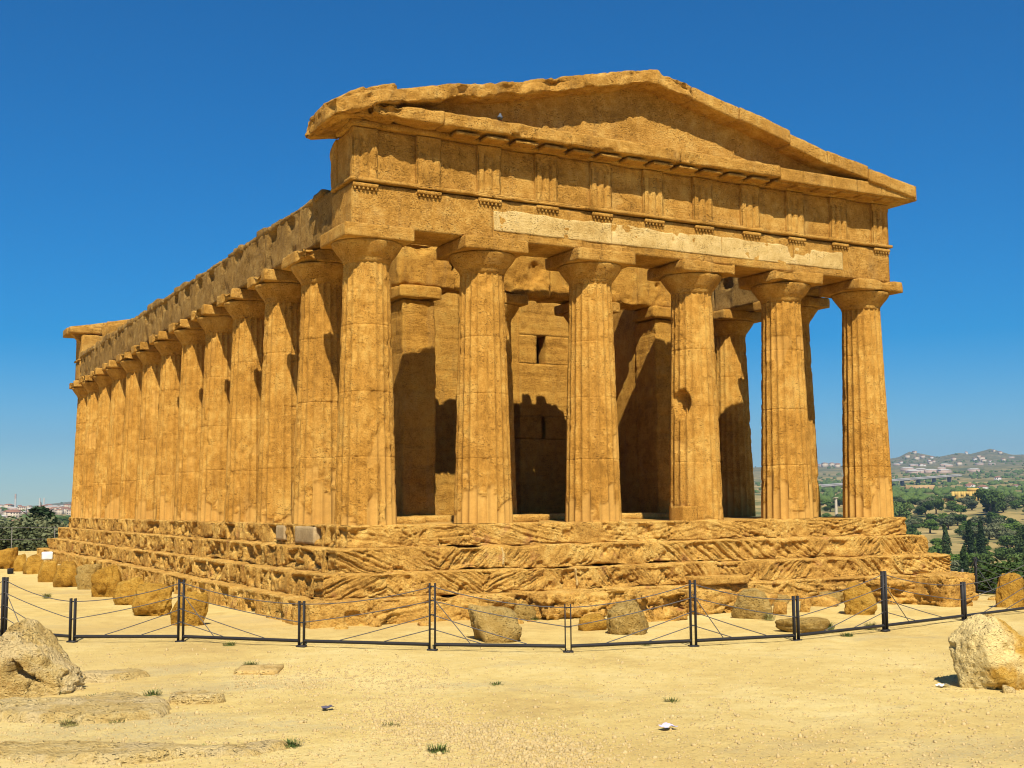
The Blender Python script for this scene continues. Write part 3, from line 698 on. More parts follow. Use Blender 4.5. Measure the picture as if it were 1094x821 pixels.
p = pix(11, 613, z=-2.05); t = thing('black_box', 'small black box on the sand in front of the far boulders', 'box', (p[0], p[1], gz(p[0], p[1])))
obj('box_body', *gbox(-.11, .11, -.09, .09, 0, .17, .06, (.01, .012), 0), BLACK, t); obj('lid', *gbox(-.12, .12, -.1, .1, .172, .195, .06, (.005, .008), 0), BLACK, t)

stone_thing('boulder', 'brown angular boulder behind the fence, left of the lowest thin post', 'boulder', 498, 557, 647, 685, 751, STR, .8, rough=.05)
stone_thing('boulder', 'grey brown boulder behind the fence, right of the lowest thin post', 'boulder', 645, 692, 643, 678, 752, STR, .8, rough=.05)
stone_thing('stone_block', 'small orange block lying against the grey brown boulder', 'stone block', 617, 649, 656, 673, 723, STB, .9, planes=6, rnd=14, sub_=4)
stone_thing('boulder', 'grey lumpy boulder behind the fence between a tall and a short post', 'boulder', 784, 827, 630, 662, 724, STR, .8, rough=.06)
stone_thing('boulder', 'orange boulder behind the tallest right fence post', 'boulder', 904, 941, 623, 657, 725, STB, .8, rough=.05)
stone_thing('boulder', 'upright orange boulder at the right edge near the green drop', 'boulder', 1066, 1098, 612, 649, 726, STB, .8, rough=.05)
stone_thing('stone_slab', 'oval flat stone lying before the lowest step at right', 'stone slab', 862, 896, 636, 649, 727, STK, .7, sub_=4)
stone_thing('stone_slab', 'long flat slab lying before the lowest step, left of the oval stone', 'stone slab', 818, 872, 622, 638, 728, STK, .6, sub_=4, rough=.06)
stone_thing('stone_slab', 'low grey slab with weeds just behind the fence', 'stone slab', 835, 893, 661, 676, 729, STR, .7, sub_=4, flat=.7)
stone_thing('rubble_block', 'small pale stone beside the short fence post', 'stone block', 856, 867, 640, 654, 730, STK, .9, sub_=4)
stone_thing('rubble_block', 'small stone between the lumpy boulder and the short post', 'stone block', 826, 842, 643, 656, 731, STK, .9, sub_=4)
stone_thing('rubble_block', 'low weathered stone behind the brown angular boulder', 'stone block', 545, 575, 645, 662, 732, STR, .8, sub_=4, rough=.08)
def ledge(name, label, px0, px1, py0, py1, seed, depth=.9, mat=STK):
    p = pix((px0+px1)/2, py1, z=-2.2); z = gz(p[0], p[1])-.02; p = pix((px0+px1)/2, py1, z=z); k = FPX/((p-CP)@cf)
    x0, x1 = -(px1-px0)/2/k/cy*.95, (px1-px0)/2/k/cy*.95; h = (py1-py0)/k
    V, F = gbox(x0, x1, 0, depth, -.15, h*.9, .03, (.05, .32), .10, 2.2, seed, strata([x0-1, x0+(x1-x0)*.45, x1+1], [R(88), R(100), R(90)], seed, 0, .13, .06, .22, (-.15, h), .03), 2.2)
    o = obj(name, V, F, mat, smooth=True); o.location = (p[0], p[1], z); return tag(o, label, 'foundation block')
ledge('foundation_block', 'rough pitted foundation block with a flat top before the steps, above the low weathered stone', 582, 655, 632, 662, 61)
ledge('foundation_block', 'rough foundation block undercut with shadow, right of the grey brown boulder', 688, 742, 630, 664, 62)
ledge('foundation_block', 'pitted dark foundation block just right of the middle tall fence post', 744, 790, 628, 658, 63)
ledge('foundation_block', 'weathered foundation block behind the right tall fence post', 946, 1006, 618, 648, 64)
ledge('foundation_block', 'rough foundation block at the right corner of the temple steps', 1010, 1048, 612, 650, 65, 1.2)
ledge('foundation_block', 'low worn foundation block behind the short right post', 895, 944, 626, 646, 66)
V, F = gbox(-.75, .75, -.3, .35, 0, .2, .05, (.02, .06), .02, 3, 67); o = obj('stone_slab', V, F, STK, smooth=True); o.location = (8.55, -1.83, -1.545); tag(o, 'loose squared slab lying on the lowest temple step', 'stone slab')

RUB = 'rubble stones along the foot of the front steps'
rr2 = random.Random(31)
for k in range(80):
    x = rr2.uniform(1.5, 17.5) if k < 66 else rr2.uniform(-2, 18); y = -2.15-abs(rr2.gauss(0, .75)); sz = rr2.choice([.07, .09, .12, .16, .22, .32])*rr2.uniform(.8, 1.25)
    V, F = rock(sz, sz*rr2.uniform(.6, 1), sz*rr2.uniform(.4, .75), 1200+k, 4 if sz > .2 else 3, 6, .06, 18)
    o = obj('rubble_stone', V, F, STK if k % 3 else STR, smooth=True); o.location = (x, y, zfine(x, y)-.05); o.rotation_euler = (0, 0, rr2.uniform(0, 6))
    tag(o, 'worn rubble stone lying loose along the foot of the front steps', 'rubble stone', RUB)
# foreground rocks
p = pix(1062, 739, z=-2.05); D_, F = ico(6)
nr = np.array([[-.85, -.45, .15], [-.55, -.75, -.35], [.12, -.95, .25], [.8, -.5, .2], [-.35, -.2, .92], [.35, -.25, .9], [.75, .1, .66], [0, 1, .1], [-.9, .4, -.3], [.9, .2, -.2], [0, 0, -1], [.3, -.8, -.5], [-.75, -.1, .66]])
nr /= np.linalg.norm(nr, axis=1)[:, None]; hh_ = np.array([.70, .66, .58, .74, .72, .64, .72, .6, .78, .85, .62, .70, .80])
dt = np.maximum(D_@nr.T, 1e-3)/hh_[None, :]; V = D_*((dt**34).sum(1)**(-1/34))[:, None]
V = V*(1+.10*fbm(V, 1.8, 4, 5)+.10*fbm(V, 5.5, 4, 6)-.16*ss(.1, .45, fbm(V, 3.0, 4, 7)))[:, None]
V[:, 2] = np.maximum(V[:, 2], -.5); V[:, 2] -= V[:, 2].min(); V[:, 2] *= 1.0/V[:, 2].max(); V[:, 0] *= .70; V[:, 1] *= .72
pl_ = 1-ss(-.12, .30, V[:, 0]-.22*(V[:, 2]-.5)+fbm(V, 2.6, 5, 8)*.75)
me_ = mesh('boulder', V, F, STO, True, {'pale': pl_}); o = link('boulder', me_); o.location = (p[0]+.34, p[1]+.22, -2.10); o.rotation_euler = (0, 0, R(-26)); tag(o, 'big pale and orange boulder alone on the sand in front of the fence at right', 'boulder')
D_, F_ = ico(6); V = D_.copy()
V = np.sign(V)*np.abs(V)**.9*np.array([.95, .62, .60])
n = fbm(V, 1.6, 5, 44); rdg = 1-np.abs(vn(V, 3.2, 46)); sc = V@np.array([.35, .2, .9])*9+fbm(V, 2, 3, 47)*2.2
V *= (1+.30*n+.14*rdg+.14*fbm(V, 7, 4, 45)-.10*ss(.1, .4, fbm(V, 4.5, 4, 49))-.09*_h(np.floor(sc), sc*0, sc*0, 48))[:, None]
V[:, 2] = np.where(V[:, 2] < -.05, -.05+(V[:, 2]+.05)*.25, V[:, 2])
V[:, 2] *= 1+.55*np.exp(-((V[:, 0]-.02)/.42)**2); V[:, 2] -= .35*ss(.35, 1.0, V[:, 0])*V[:, 2].clip(0)
hx = V[:, 0]-.13; hz_ = V[:, 2]-.27
hole = ss(.0, .07, np.minimum(np.minimum(hz_+.02+.2*hx, .26-hz_-.9*(hx+.05)), hx+.16-.15*hz_)+fbm(V, 5, 3, 4)*.03)*(V[:, 1] < .05)
V[:, 1] += .34*hole; V[:, 0] += .05*hole
p = pix(25, 742, z=-2.05); o = obj('rock_outcrop', V, F_, STL, smooth=True); o.location = (p[0], p[1]+.35, -2.06); o.rotation_euler = (0, 0, -YAW+.1); o.scale = (.86, .92, .90); tag(o, 'pale rugged rock with a dark hollow in the left foreground', 'rock')
def outcrop(label, px, py, sx, sy, h, seed):
    p = pix(px, py, z=-2.05); nx, ny = 160, 110
    U, Vv = np.meshgrid(np.linspace(-1, 1, nx), np.linspace(-1, 1, ny), indexing='ij'); P = np.stack([U*sx, Vv*sy, U*0], -1).reshape(-1, 3)
    edge = 1-ss(.55, .75, np.hypot(U.ravel(), Vv.ravel())+fbm(P, 1.1, 4, seed)*.5)
    lev = np.floor((fbm(P, 1.0, 4, seed+2)*.9+.5)*4)/4
    z = edge*(h*(.5+.6*lev)+fbm(P, 2.5, 4, seed+1)*.05+.03)-.07*(1-edge)-.01
    V = np.stack([P[:, 0], P[:, 1], z], 1); i = np.arange(nx-1)[:, None]; j = np.arange(ny-1)[None, :]; q = (i*ny+j).ravel()
    o = obj('bedrock_slab', V, np.stack([q, q+ny, q+ny+1, q+1], 1), STL, smooth=True); o.location = (p[0], p[1], zfine(p[0], p[1])); o.rotation_euler = (0, 0, -YAW); tag(o, label, 'rock')
outcrop('low pale bedrock shelf with a ragged edge below the rugged rock', 75, 762, 1.6, 1.3, .11, 5)
outcrop('flat grey bedrock shelf at the bottom left edge', 120, 806, 2.4, .7, .08, 6)
outcrop('small bedrock rib in the sand right of the pale shelf', 215, 752, .5, .3, .10, 7)
outcrop('flat pale bedrock patch between the rugged rock and the fence', 110, 726, .9, .6, .09, 8)
p = pix(277, 716, z=-2.03); o = obj('concrete_cover', *gbox(-.32, .32, -.36, .36, -.05, .035, .08, (.005, .01), .003, 4, 2), STP, smooth=False); o.location = (p[0], p[1], gz(p[0], p[1])+.02); o.rotation_euler = (0, 0, -YAW+.05); tag(o, 'flat pale concrete cover set in the sand before the fence', 'cover')

# ---------------------------------------------------------------- cable fence
def fence(label, posts, name='cable_fence'):
    P0 = np.array([posts[0][0], posts[0][1], gz(posts[0][0], posts[0][1])])
    t = thing(name, label, 'fence', tuple(P0)); n = len(posts)
    pos = [np.array([x, y, gz(x, y)]) for x, y, _ in posts]
    for i, (x, y, tall) in enumerate(posts):
        h = 1.14 if tall else .80
        a = pos[max(i-1, 0)]; b_ = pos[min(i+1, n-1)]; d = (b_-a)[:2]; d /= np.linalg.norm(d); pr = np.array([-d[1], d[0]])
        L = []
        def bar(c, hx, hy, z0, z1):
            V, F = gbox(-hx, hx, -hy, hy, z0, z1, 2, (.001, .001), 0); W = np.zeros_like(V)
            W[:, 0] = c[0]+V[:, 0]*d[0]+V[:, 1]*pr[0]; W[:, 1] = c[1]+V[:, 0]*d[1]+V[:, 1]*pr[1]; W[:, 2] = V[:, 2]; return W, F
        for s_ in (-1, 1): L.append(bar(d*s_*.048, .008, .036, -.1, h))
        L.append(bar((0, 0), .085, .055, -.02, .025))
        for hz in ((1.08, .84, .60, .36) if tall else (.74, .42)):
            L.append(bar((0, 0), .062, .007, hz-.012, hz+.012))
        V, F = join(L); o = obj('post', V, F, METAL, t); o.location = tuple(pos[i]-P0)
    for i in range(n-1):
        A_, B_ = pos[i]-P0, pos[i+1]-P0; z1 = np.array([0, 0, 1.0])
        d = (B_-A_)/np.linalg.norm(B_-A_)
        V, F = tube([A_+d*.05+z1*.10, B_-d*.05+z1*.10], .03, 4); obj('rail', V, F, METAL, t)
        tl, sh = (A_, B_) if posts[i][2] else (B_, A_); dv = sh-tl
        runs = [(tl+z1*1.08, sh+z1*.74, .08), (tl+z1*.84, sh+z1*.42, .03), (tl+z1*.60, tl+dv*.70+z1*.13, .01), (tl+z1*.36, tl+dv*.36+z1*.13, .0)]
        if i % 2 == 1: runs.append((tl+z1*.9, tl+dv*.28+z1*.13, 0))
        for (a, b_, sag) in runs:
            pts = [a+(b_-a)*q/10-z1*sag*4*(q/10)*(1-q/10) for q in range(11)]
            V, F = tube(pts, .0085, 5); obj('cable', V, F, CABLE, t)
    return t
_p = pix(-70, 676, z=-2.05); fp = [(_p[0], _p[1], 0), (-7.6, -.24, 1), (-6.6, -2.03, 0), (-4.86, -3.12, 1), (-3.19, -5.05, 0), (-1.45, -6.81, 1), (.384, -8.27, 0), (2.646, -8.72, 1), (4.726, -8.99, 0), (7.36, -8.53, 1), (10.26, -7.88, 0), (13.2, -7.1, 1)]
fence('dark iron post and cable fence zigzagging in front of the temple', fp)
q1 = pix(1043, 624, dist=41); q2 = pix(1120, 640, dist=34); q3 = pix(1010, 610, dist=52)
fence('dark cable fence along the green drop behind the right corner', [(q3[0], q3[1], 0), (q1[0], q1[1], 1), (q2[0], q2[1], 0)])
# thin wire fence farther back
q1 = pix(1028, 608, dist=50); z1 = gz(q1[0], q1[1]); t = thing('wire_fence', 'pale post and wire fence at the edge of the green drop', 'fence', (q1[0], q1[1], z1))
dirv = np.array([.62, -.78])
for k in (-1, 0, 1, 2):
    x, y = dirv*k*5; zz = gz(q1[0]+x, q1[1]+y)-z1; V, F = tube([(x, y, zz-.2), (x, y, zz+1.9)], .04, 8); obj('post', V, F, GREYP, t)
for h in (1.1, 1.75):
    V, F = tube([(dirv[0]*k*5, dirv[1]*k*5, gz(q1[0]+dirv[0]*k*5, q1[1]+dirv[1]*k*5)-z1+h) for k in (-1, 0, 1, 2)], .012, 4); obj('wire', V, F, CABLE, t)
q1 = pix(12, 590, dist=74); z1 = gz(q1[0], q1[1]); t = thing('wire_fence', 'thin wire fence behind the far boulders at left', 'fence', (q1[0], q1[1], z1))
for k in range(-3, 4):
    V, F = tube([(k*2.2, -k*.5, -.2), (k*2.2, -k*.5, 1.5)], .025, 6); obj('post', V, F, GREYP, t)
for h in (.8, 1.45):
    V, F = tube([(k*2.2, -k*.5, h) for k in range(-3, 4)], .015, 4); obj('wire', V, F, CABLE, t)

# ---------------------------------------------------------------- pigeon
def pigeon(label, loc, rz):
    t = thing('pigeon', label, 'bird', loc, rz)
    sp = [(-.19, .10, .004), (-.15, .105, .022), (-.10, .115, .035), (-.04, .13, .058), (.03, .15, .066), (.08, .18, .055), (.105, .215, .036), (.12, .245, .033), (.14, .262, .031), (.16, .262, .022), (.175, .257, .008), (.195, .252, .002)]
    V, F = tube([(x, 0, z) for x, z, r_ in sp], [r_ for _, _, r_ in sp], 12)
    obj('body', V, F, simple('pigeon_feathers', (.10, .12, .15), .7, .4, 30), t, True)
    for s_ in (-1, 1):
        V, F = tube([(.02, s_*.03, .09), (.015, s_*.03, .04), (.02, s_*.03, .006), (.05, s_*.035, .004)], [.012, .007, .006, .004], 6); obj('leg', V, F, simple('pigeon_leg', (.3, .08, .06)), t, True)
pigeon('grey pigeon sitting on the cornice below the pediment', (3.0, -1.0, 9.53), R(60))

# ---------------------------------------------------------------- trees
def crown(kind, seed, n, size):
    rg = np.random.RandomState(seed); C = []
    if kind == 'round':
        for k in range(11):
            a = rg.uniform(0, 6.28); rr = rg.uniform(0, 1.7)**.8; C.append((rr*math.cos(a), rr*math.sin(a), rg.uniform(1.5, 3.6)-.25*rr, rg.uniform(.7, 1.25), rg.uniform(.5, .8)))
    elif kind == 'cypress':
        for k in range(14):
            h = .5+k*.62; rr = .95*math.sin(min(1, (k+2)/6)*1.57)*(1-max(0, k-7)/9); C.append((rg.uniform(-.2, .2), rg.uniform(-.2, .2), h, rr*rg.uniform(.75, 1.1), .7))
    elif kind == 'pine':
        for k in range(22):
            h = 1.2+k*.29; rr = 2.3*(1-(k/24))*rg.uniform(.4, 1); a = rg.uniform(0, 6.28); C.append((rr*.6*math.cos(a), rr*.6*math.sin(a), h, .35+rr*.42, .34))
    elif kind == 'bush':
        for k in range(7):
            a = rg.uniform(0, 6.28); rr = rg.uniform(0, 1.2); C.append((rr*math.cos(a), rr*math.sin(a), rg.uniform(.4, 1.1), rg.uniform(.5, .9), rg.uniform(.4, .6)))
    C = np.array(C); ci = rg.randint(0, len(C), n); d = rg.normal(size=(n, 3)); d /= np.linalg.norm(d, axis=1)[:, None]
    rad = rg.uniform(.45, 1.08, n)**.6
    ctr = C[ci, :3]+d*rad[:, None]*np.stack([C[ci, 3], C[ci, 3], C[ci, 4]], 1)
    a = rg.normal(size=(n, 3)); a /= np.linalg.norm(a, axis=1)[:, None]; b_ = np.cross(a, d+.3*rg.normal(size=(n, 3))); b_ /= np.linalg.norm(b_, axis=1)[:, None]
    s_ = size*rg.uniform(.6, 1.3, n)[:, None]
    V = np.stack([ctr-a*s_, ctr-b_*s_*.6, ctr+a*s_, ctr+b_*s_*.6], 1).reshape(-1, 3)
    return V, np.arange(4*n).reshape(-1, 4)
def trunk(kind, seed):
    rg = np.random.RandomState(seed); L = []
    h = {'round': 1.9, 'cypress': 7, 'pine': 7.2, 'bush': .5}[kind]; r0 = {'round': .2, 'cypress': .16, 'pine': .2, 'bush': .06}[kind]
    L.append(tube([(0, 0, -.4), (.05, .03, h*.4), (-.04, .06, h)], [r0*1.2, r0*.85, r0*.5], 7))
    if kind != 'cypress':
        for k in range(5):
            a = rg.uniform(0, 6.28); z0 = h*rg.uniform(.5, .95); e = rg.uniform(.7, 1.3)*(1 if kind != 'bush' else .6)
            L.append(tube([(0, 0, z0), (e*.5*math.cos(a), e*.5*math.sin(a), z0+.45*e), (e*math.cos(a), e*math.sin(a), z0+e*1.1)], [r0*.5, r0*.3, r0*.12], 5))
    return join(L)
PROTO = {}
def proto(key, kind, seed, n, size, mat):
    V, F = crown(kind, seed, n, size); cm = mesh('crown', V, F, mat); V, F = trunk(kind, seed); tm = mesh('trunk', V, F, BARK, True); PROTO[key] = (cm, tm)
for i in range(3): proto(f'olive{i}', 'round', 20+i, 2600, .21, FOL)
for i in range(2): proto(f'oliveg{i}', 'round', 30+i, 2600, .20, FOG)
for i in range(2): proto(f'oliveb{i}', 'round', 35+i, 2600, .21, FOB)
for i in range(2): proto(f'cyp{i}', 'cypress', 40+i, 3000, .19, FOC)
for i in range(2): proto(f'pine{i}', 'pine', 50+i, 3600, .22, FOC)
for i in range(2): proto(f'bush{i}', 'bush', 60+i, 1300, .15, FOG)
for i in range(2): proto(f'bushd{i}', 'bush', 65+i, 1300, .15, FOL)
for i in range(3): proto(f'nearo{i}', 'round', 80+i, 11000, .085, FOL)
for i in range(2): proto(f'nearg{i}', 'round', 85+i, 11000, .08, FOG)
for i in range(2): proto(f'nearb{i}', 'bush', 88+i, 6000, .055, FOG)
for i in range(2): proto(f'neard{i}', 'bush', 92+i, 6000, .055, FOL)
HT = {'nearo': 4.4, 'nearg': 4.4, 'nearb': 1.7, 'neard': 1.7, 'olive': 4.4, 'oliveg': 4.4, 'oliveb': 4.4, 'cyp': 9.4, 'pine': 7.9, 'bush': 1.7, 'bushd': 1.7}
rt = random.Random(12)
def tree(key, px, dist, H, name, label, cat, group, wide=1.0):
    base = key.rstrip('0123456789'); k = H/HT[base]
    p = pix(px, 540, dist=dist); z = gz(p[0], p[1])
    o = thing(name, label, cat, (p[0], p[1], z-.1), rt.uniform(0, 6.28), group); o.scale = (k*wide, k*wide, k)
    cm, tm = PROTO[key]; link('crown', cm, o); link('trunk', tm, o); return o
# dense dark belt below the plateau edge, right
for i in range(34):
    px = rt.uniform(1000, 1125); d = rt.uniform(72, 165); key = rt.choice(['nearo0', 'nearo1', 'nearo2', 'nearo0', 'nearg0', 'nearg1'])
    tree(key, px, d, rt.uniform(4.2, 6.6), 'bushy_tree', 'dense bushy tree in the dark belt just below the plateau edge at right', 'tree', 'bushy trees below the plateau edge', 1.25)
for i in range(12):
    tree(rt.choice(['nearb0', 'nearb1', 'neard0', 'neard1']), rt.uniform(1035, 1120), rt.uniform(46, 62), rt.uniform(1.6, 2.8), 'shrub', 'low shrub on the slope behind the upright orange boulder', 'shrub', 'shrubs on the slope at right', 1.4)
for i, (px, d, H) in enumerate(((1009, 330, 11), (1034, 330, 12), (1047, 330, 12), (1027, 210, 8), (1087, 320, 11), (1092, 360, 11), (1056, 520, 9))):
    tree(f'cyp{i % 2}', px, d, H, 'cypress_tree', 'dark narrow cypress standing among the olives in the valley', 'tree', 'cypress trees in the valley', 1.15)
for i in range(215):
    px = rt.choice([rt.uniform(945, 1115), rt.uniform(945, 1115), rt.uniform(945, 1115), rt.uniform(866, 900)]) if i < 150 else rt.choice([rt.uniform(560, 866), rt.uniform(1115, 1330)]); u_ = rt.random(); d = 200+700*u_**.8
    key = rt.choice(['olive0', 'olive1', 'olive2', 'oliveb0', 'oliveb1', 'oliveg0', 'oliveg1'])
    tree(key, px, d, rt.uniform(3.6, 5.8)*(1.25 if d > 450 else 1), 'olive_tree', 'round olive tree in the grove on the valley floor at right', 'tree', 'olive trees in the valley', 1.5)
for i, (px, d, H, k_) in enumerate(((882, 300, 14, 'olive0'), (890, 330, 13, 'olive1'), (875, 280, 12, 'olive2'), (870, 260, 13, 'olive1'), (955, 620, 14, 'olive0'), (961, 640, 13, 'olive1'), (1058, 700, 16, 'olive2'), (1064, 720, 14, 'olive1'), (1000, 720, 10, 'olive0'), (988, 700, 10, 'olive2'))):
    tree(k_, px, d, H, 'leafy_tree', 'tall full dark tree rising above the olive grove', 'tree', 'tall leafy trees in the valley', 1.0)
# left: beyond the end of the plateau
for (px, d, H, key, nm, lb) in ((45, 118, 7.6, 'pine0', 'pine_tree', 'tallest dark pine in front of the distant town'), (38, 122, 6.0, 'pine1', 'pine_tree', 'dark pine close against the left of the tallest one'), (51, 126, 6.4, 'nearo0', 'leafy_tree', 'dark leafy tree between the two taller pines'), (56, 124, 6.9, 'pine1', 'pine_tree', 'dark pine just right of the tallest one'),
        (30, 112, 3.9, 'pine1', 'pine_tree', 'short dark pine left of the tallest one'), (66, 130, 5.0, 'pine0', 'pine_tree', 'dark pine half hidden by the temple corner'), (4, 130, 5.6, 'olive0', 'leafy_tree', 'dark leafy tree at the left edge of the photo'),
        (12, 105, 3.6, 'oliveb0', 'leafy_tree', 'bright green rounded tree left of the pines'), (-3, 100, 3.8, 'oliveb1', 'leafy_tree', 'bright green tree cut by the left edge of the photo'), (46, 104, 3.0, 'oliveb0', 'leafy_tree', 'bright green bush-like tree below the tallest pine')):
    tree(key, px, d, H, nm, lb, 'tree', 'trees behind the far end of the temple at left', 1.6 if 'pine' in key else 1.2)
for i in range(16):
    tree(rt.choice(['nearg0', 'nearg1', 'nearb0', 'nearo1']), rt.uniform(-15, 60), rt.uniform(80, 98), rt.uniform(2.0, 3.2), 'scrub_tree', 'grey green scrubby tree below the pines at left', 'tree', 'scrub beyond the boulders at left', 1.5)
for i in range(60):
    tree(rt.choice(['olive0', 'olive2', 'pine0', 'oliveb0', 'oliveg0']), rt.uniform(-15, 78), rt.uniform(150, 900), rt.uniform(4, 7), 'distant_tree', 'dark tree between the pines and the distant town at left', 'tree', 'trees before the distant town at left')
# scattered far bushes as one mass
rb = np.random.RandomState(5); L = []
D1, F1 = ico(1)
for k in range(4200):
    px = rb.choice([rb.uniform(850, 1120), rb.uniform(-20, 90), rb.uniform(200, 1400)], p=[.48, .07, .45]); d = 900*math.exp(rb.uniform(0, 1.6)); p = pix(px, 540, dist=d)
    nn = vn(np.array([[p[0], p[1], 0]]), .004, 7)[0]
    if nn < -.1+rb.uniform(-.35, .35): continue
    s_ = rb.uniform(2.2, 5.0); V = D1*np.array([s_, s_, s_*.75])*(1+.25*rb.normal(size=(len(D1), 1))); L.append((V+np.array([p[0], p[1], 0]), F1))
cz = np.array([v[0].mean(0)[:2] for v in L]); zz, _ = ground_z(cz[:, 0], cz[:, 1])
L = [(v+np.array([0, 0, z_+1.2]), f_) for (v, f_), z_ in zip(L, zz)]
o = obj('distant_scrub', *join(L), FOL); tag(o, 'far dark scrub and trees dotted over the hillsides', 'scrub', kind='stuff')

# ---------------------------------------------------------------- far buildings
HM = [simple('house_white', (.50, .47, .41), .9, .1, .05), simple('house_cream', (.48, .40, .29), .9, .1, .05), simple('house_pink', (.42, .31, .24), .9, .1, .05)]
ROOF = simple('roof_tile', (.30, .15, .09), .9, .2, .3); WIN = simple('window_dark', (.05, .05, .055), .4, .1); YEL = simple('yellow_plaster', (.52, .34, .09), .9, .2, .2)
def bx(x0, x1, y0, y1, z0, z1): return gbox(x0, x1, y0, y1, z0, z1, 1e6, (.01, .01), 0)
house_meshes = []; WM = mesh('window', *bx(-.6, .6, -.1, .1, 0, 1.5), WIN)
for i in range(3):
    w_, d_, h_ = ((9, 8, 6), (14, 9, 9), (22, 10, 5))[i]
    a = mesh('walls', *bx(-w_/2, w_/2, -d_/2, d_/2, -3, h_), HM[i])
    V = np.array([(-w_/2-.4, -d_/2-.4, h_), (w_/2+.4, -d_/2-.4, h_), (w_/2+.4, d_/2+.4, h_), (-w_/2-.4, d_/2+.4, h_), (-w_/2*.6, 0, h_+1.8), (w_/2*.6, 0, h_+1.8)])
    r_ = mesh('roof', V, [np.array([(0, 1, 5, 4), (2, 3, 4, 5)]), np.array([(1, 2, 5), (3, 0, 4)])], ROOF if i != 2 else HM[0])
    wn = [(x, -d_/2, z) for x in np.arange(-w_/2+2, w_/2-1, 3.2) for z in np.arange(1, h_-1.6, 3)]
    house_meshes.append((a, r_, wn))
def house(i, px, dist, label, group, k=1.0, lift=0):
    p = pix(px, 540, dist=dist); z = gz(p[0], p[1]); a, r_, wn = house_meshes[i]
    o = thing('house', label, 'house', (p[0], p[1], z+lift), -YAW+rt.uniform(-.9, .9)-math.atan((px-547)/FPX), group); o.scale = (k, k, k)
    link('walls', a, o); link('roof', r_, o)
    if dist < 2400:
        for q in wn: link('window', WM, o, q)
for k in range(48):
    px = rt.choice([rt.gauss(980, 14), rt.gauss(1030, 18), rt.gauss(1062, 16), rt.gauss(886, 12)]); d = rt.uniform(3300, 4650)
    house(rt.choice([0, 0, 1, 1, 2]), px, d, 'small pale house of the hill town on the right skyline', 'houses of the far hill town', rt.uniform(.7, 1.15))
for k in range(10): house(2, rt.uniform(960, 1060), rt.uniform(2700, 3100), 'long low white building below the far hill town', 'long white sheds below the hill town', rt.uniform(.8, 1.3))
for k in range(5): house(0, rt.uniform(1030, 1094), rt.uniform(1300, 2300), 'lone white farmhouse on the hillside at right', 'farmhouses on the right hillside', rt.uniform(.7, 1.1))
for k in range(75): house(rt.choice([0, 1, 1, 2]), rt.uniform(-20, 80), rt.uniform(1100, 3300), 'pale house of the distant town beyond the pines at left', 'houses of the distant town at left', rt.uniform(.5, .9))
# ruined yellow house with arched openings
p = pix(1032, 533, dist=930); z = gz(p[0], p[1]); t = thing('ruined_house', 'yellow ruined farmhouse with dark arched openings above the olive grove', 'house', (p[0], p[1], z), -YAW-.35)
def arch_wall(x0, x1, y, th_, h, ops):
    L = []; x = x0
    for (c, w_, hh) in ops:
        L.append(bx(x, c-w_/2, y, y+th_, -2, h)); L.append(bx(c-w_/2, c+w_/2, y+.01, y+th_-.01, hh, h-.01)); x = c+w_/2
    L.append(bx(x, x1, y, y+th_, -2, h)); return join(L)
obj('front_wall', *arch_wall(-9.5, 9.5, -4, .6, 6.5, ((-6.5, 2, 3), (-2.5, 2, 3), (1, 2.2, 4), (5, 1.6, 3), (8, 1, 3))), YEL, t)
obj('side_wall', *join([bx(-9.5, -8.9, -3.4, 4, -2, 5), bx(8.9, 9.5, -3.4, 4, -2, 8)]), YEL, t); obj('rear_wall', *bx(-8.9, 8.9, 3.4, 4, -2, 6), YEL, t); obj('upper_room', *bx(1, 8.8, -3.3, 3.3, 6.51, 8.8), YEL, t)
p = pix(1006, 535, dist=900); t = thing('farm_wall', 'long low pale wall left of the yellow ruin', 'wall', (p[0], p[1], gz(p[0], p[1])), -YAW-.3); obj('wall', *bx(-8, 8, -.4, .4, -2, 2.2), YEL, t); obj('coping', *bx(-8.2, 8.2, -.55, .55, 2.2, 2.5), STG, t)
p = pix(983, 519, dist=1500); t = thing('quarry_building', 'tan roofless building in the straw field below the viaduct', 'building', (p[0], p[1], gz(p[0], p[1])), -YAW-.3); obj('walls', *join([bx(-16, 16, -5, -4, -3, 6), bx(-16, -15, -4, 6, -3, 7), bx(15, 16, -4, 6, -3, 5), bx(-15, 15, 5, 6, -3, 6)]), simple('tan_rubble', (.38, .25, .11), .9, .3, .3), t); [link('window', WM, t, (x, -5, 2)) for x in (-11, -6, -1, 4, 9)]
# motorway viaduct
A1 = pix(860, 520, dist=1750); B1 = pix(1022, 509, dist=2050); z0, z1 = A1[2], B1[2]+2
t = thing('viaduct', 'long grey motorway viaduct crossing the valley below the hill town', 'bridge', (A1[0], A1[1], 0)); dv = (B1-A1)[:2]; ln = np.linalg.norm(dv); dn = dv/ln; pn = np.array([-dn[1], dn[0]])
CON = simple('concrete', (.36, .34, .31), .9, .1, .05)
def strip(hw, za, zb_):
    V = [];
    for f_ in np.linspace(0, 1, 13):
        c = dv*f_; zc = z0+(z1-z0)*f_
        for s_, q in ((-1, za), (1, za), (1, zb_), (-1, zb_)): V.append((c[0]+pn[0]*hw*s_, c[1]+pn[1]*hw*s_, zc+q))
    F = [(4*i+a, 4*i+(a+1) % 4, 4*i+4+(a+1) % 4, 4*i+4+a) for i in range(12) for a in range(4)]; return np.array(V), np.array(F)
obj('deck', *strip(9, -2.4, 0), CON, t); obj('parapet', *strip(9.3, 0.02, .8), CON, t)
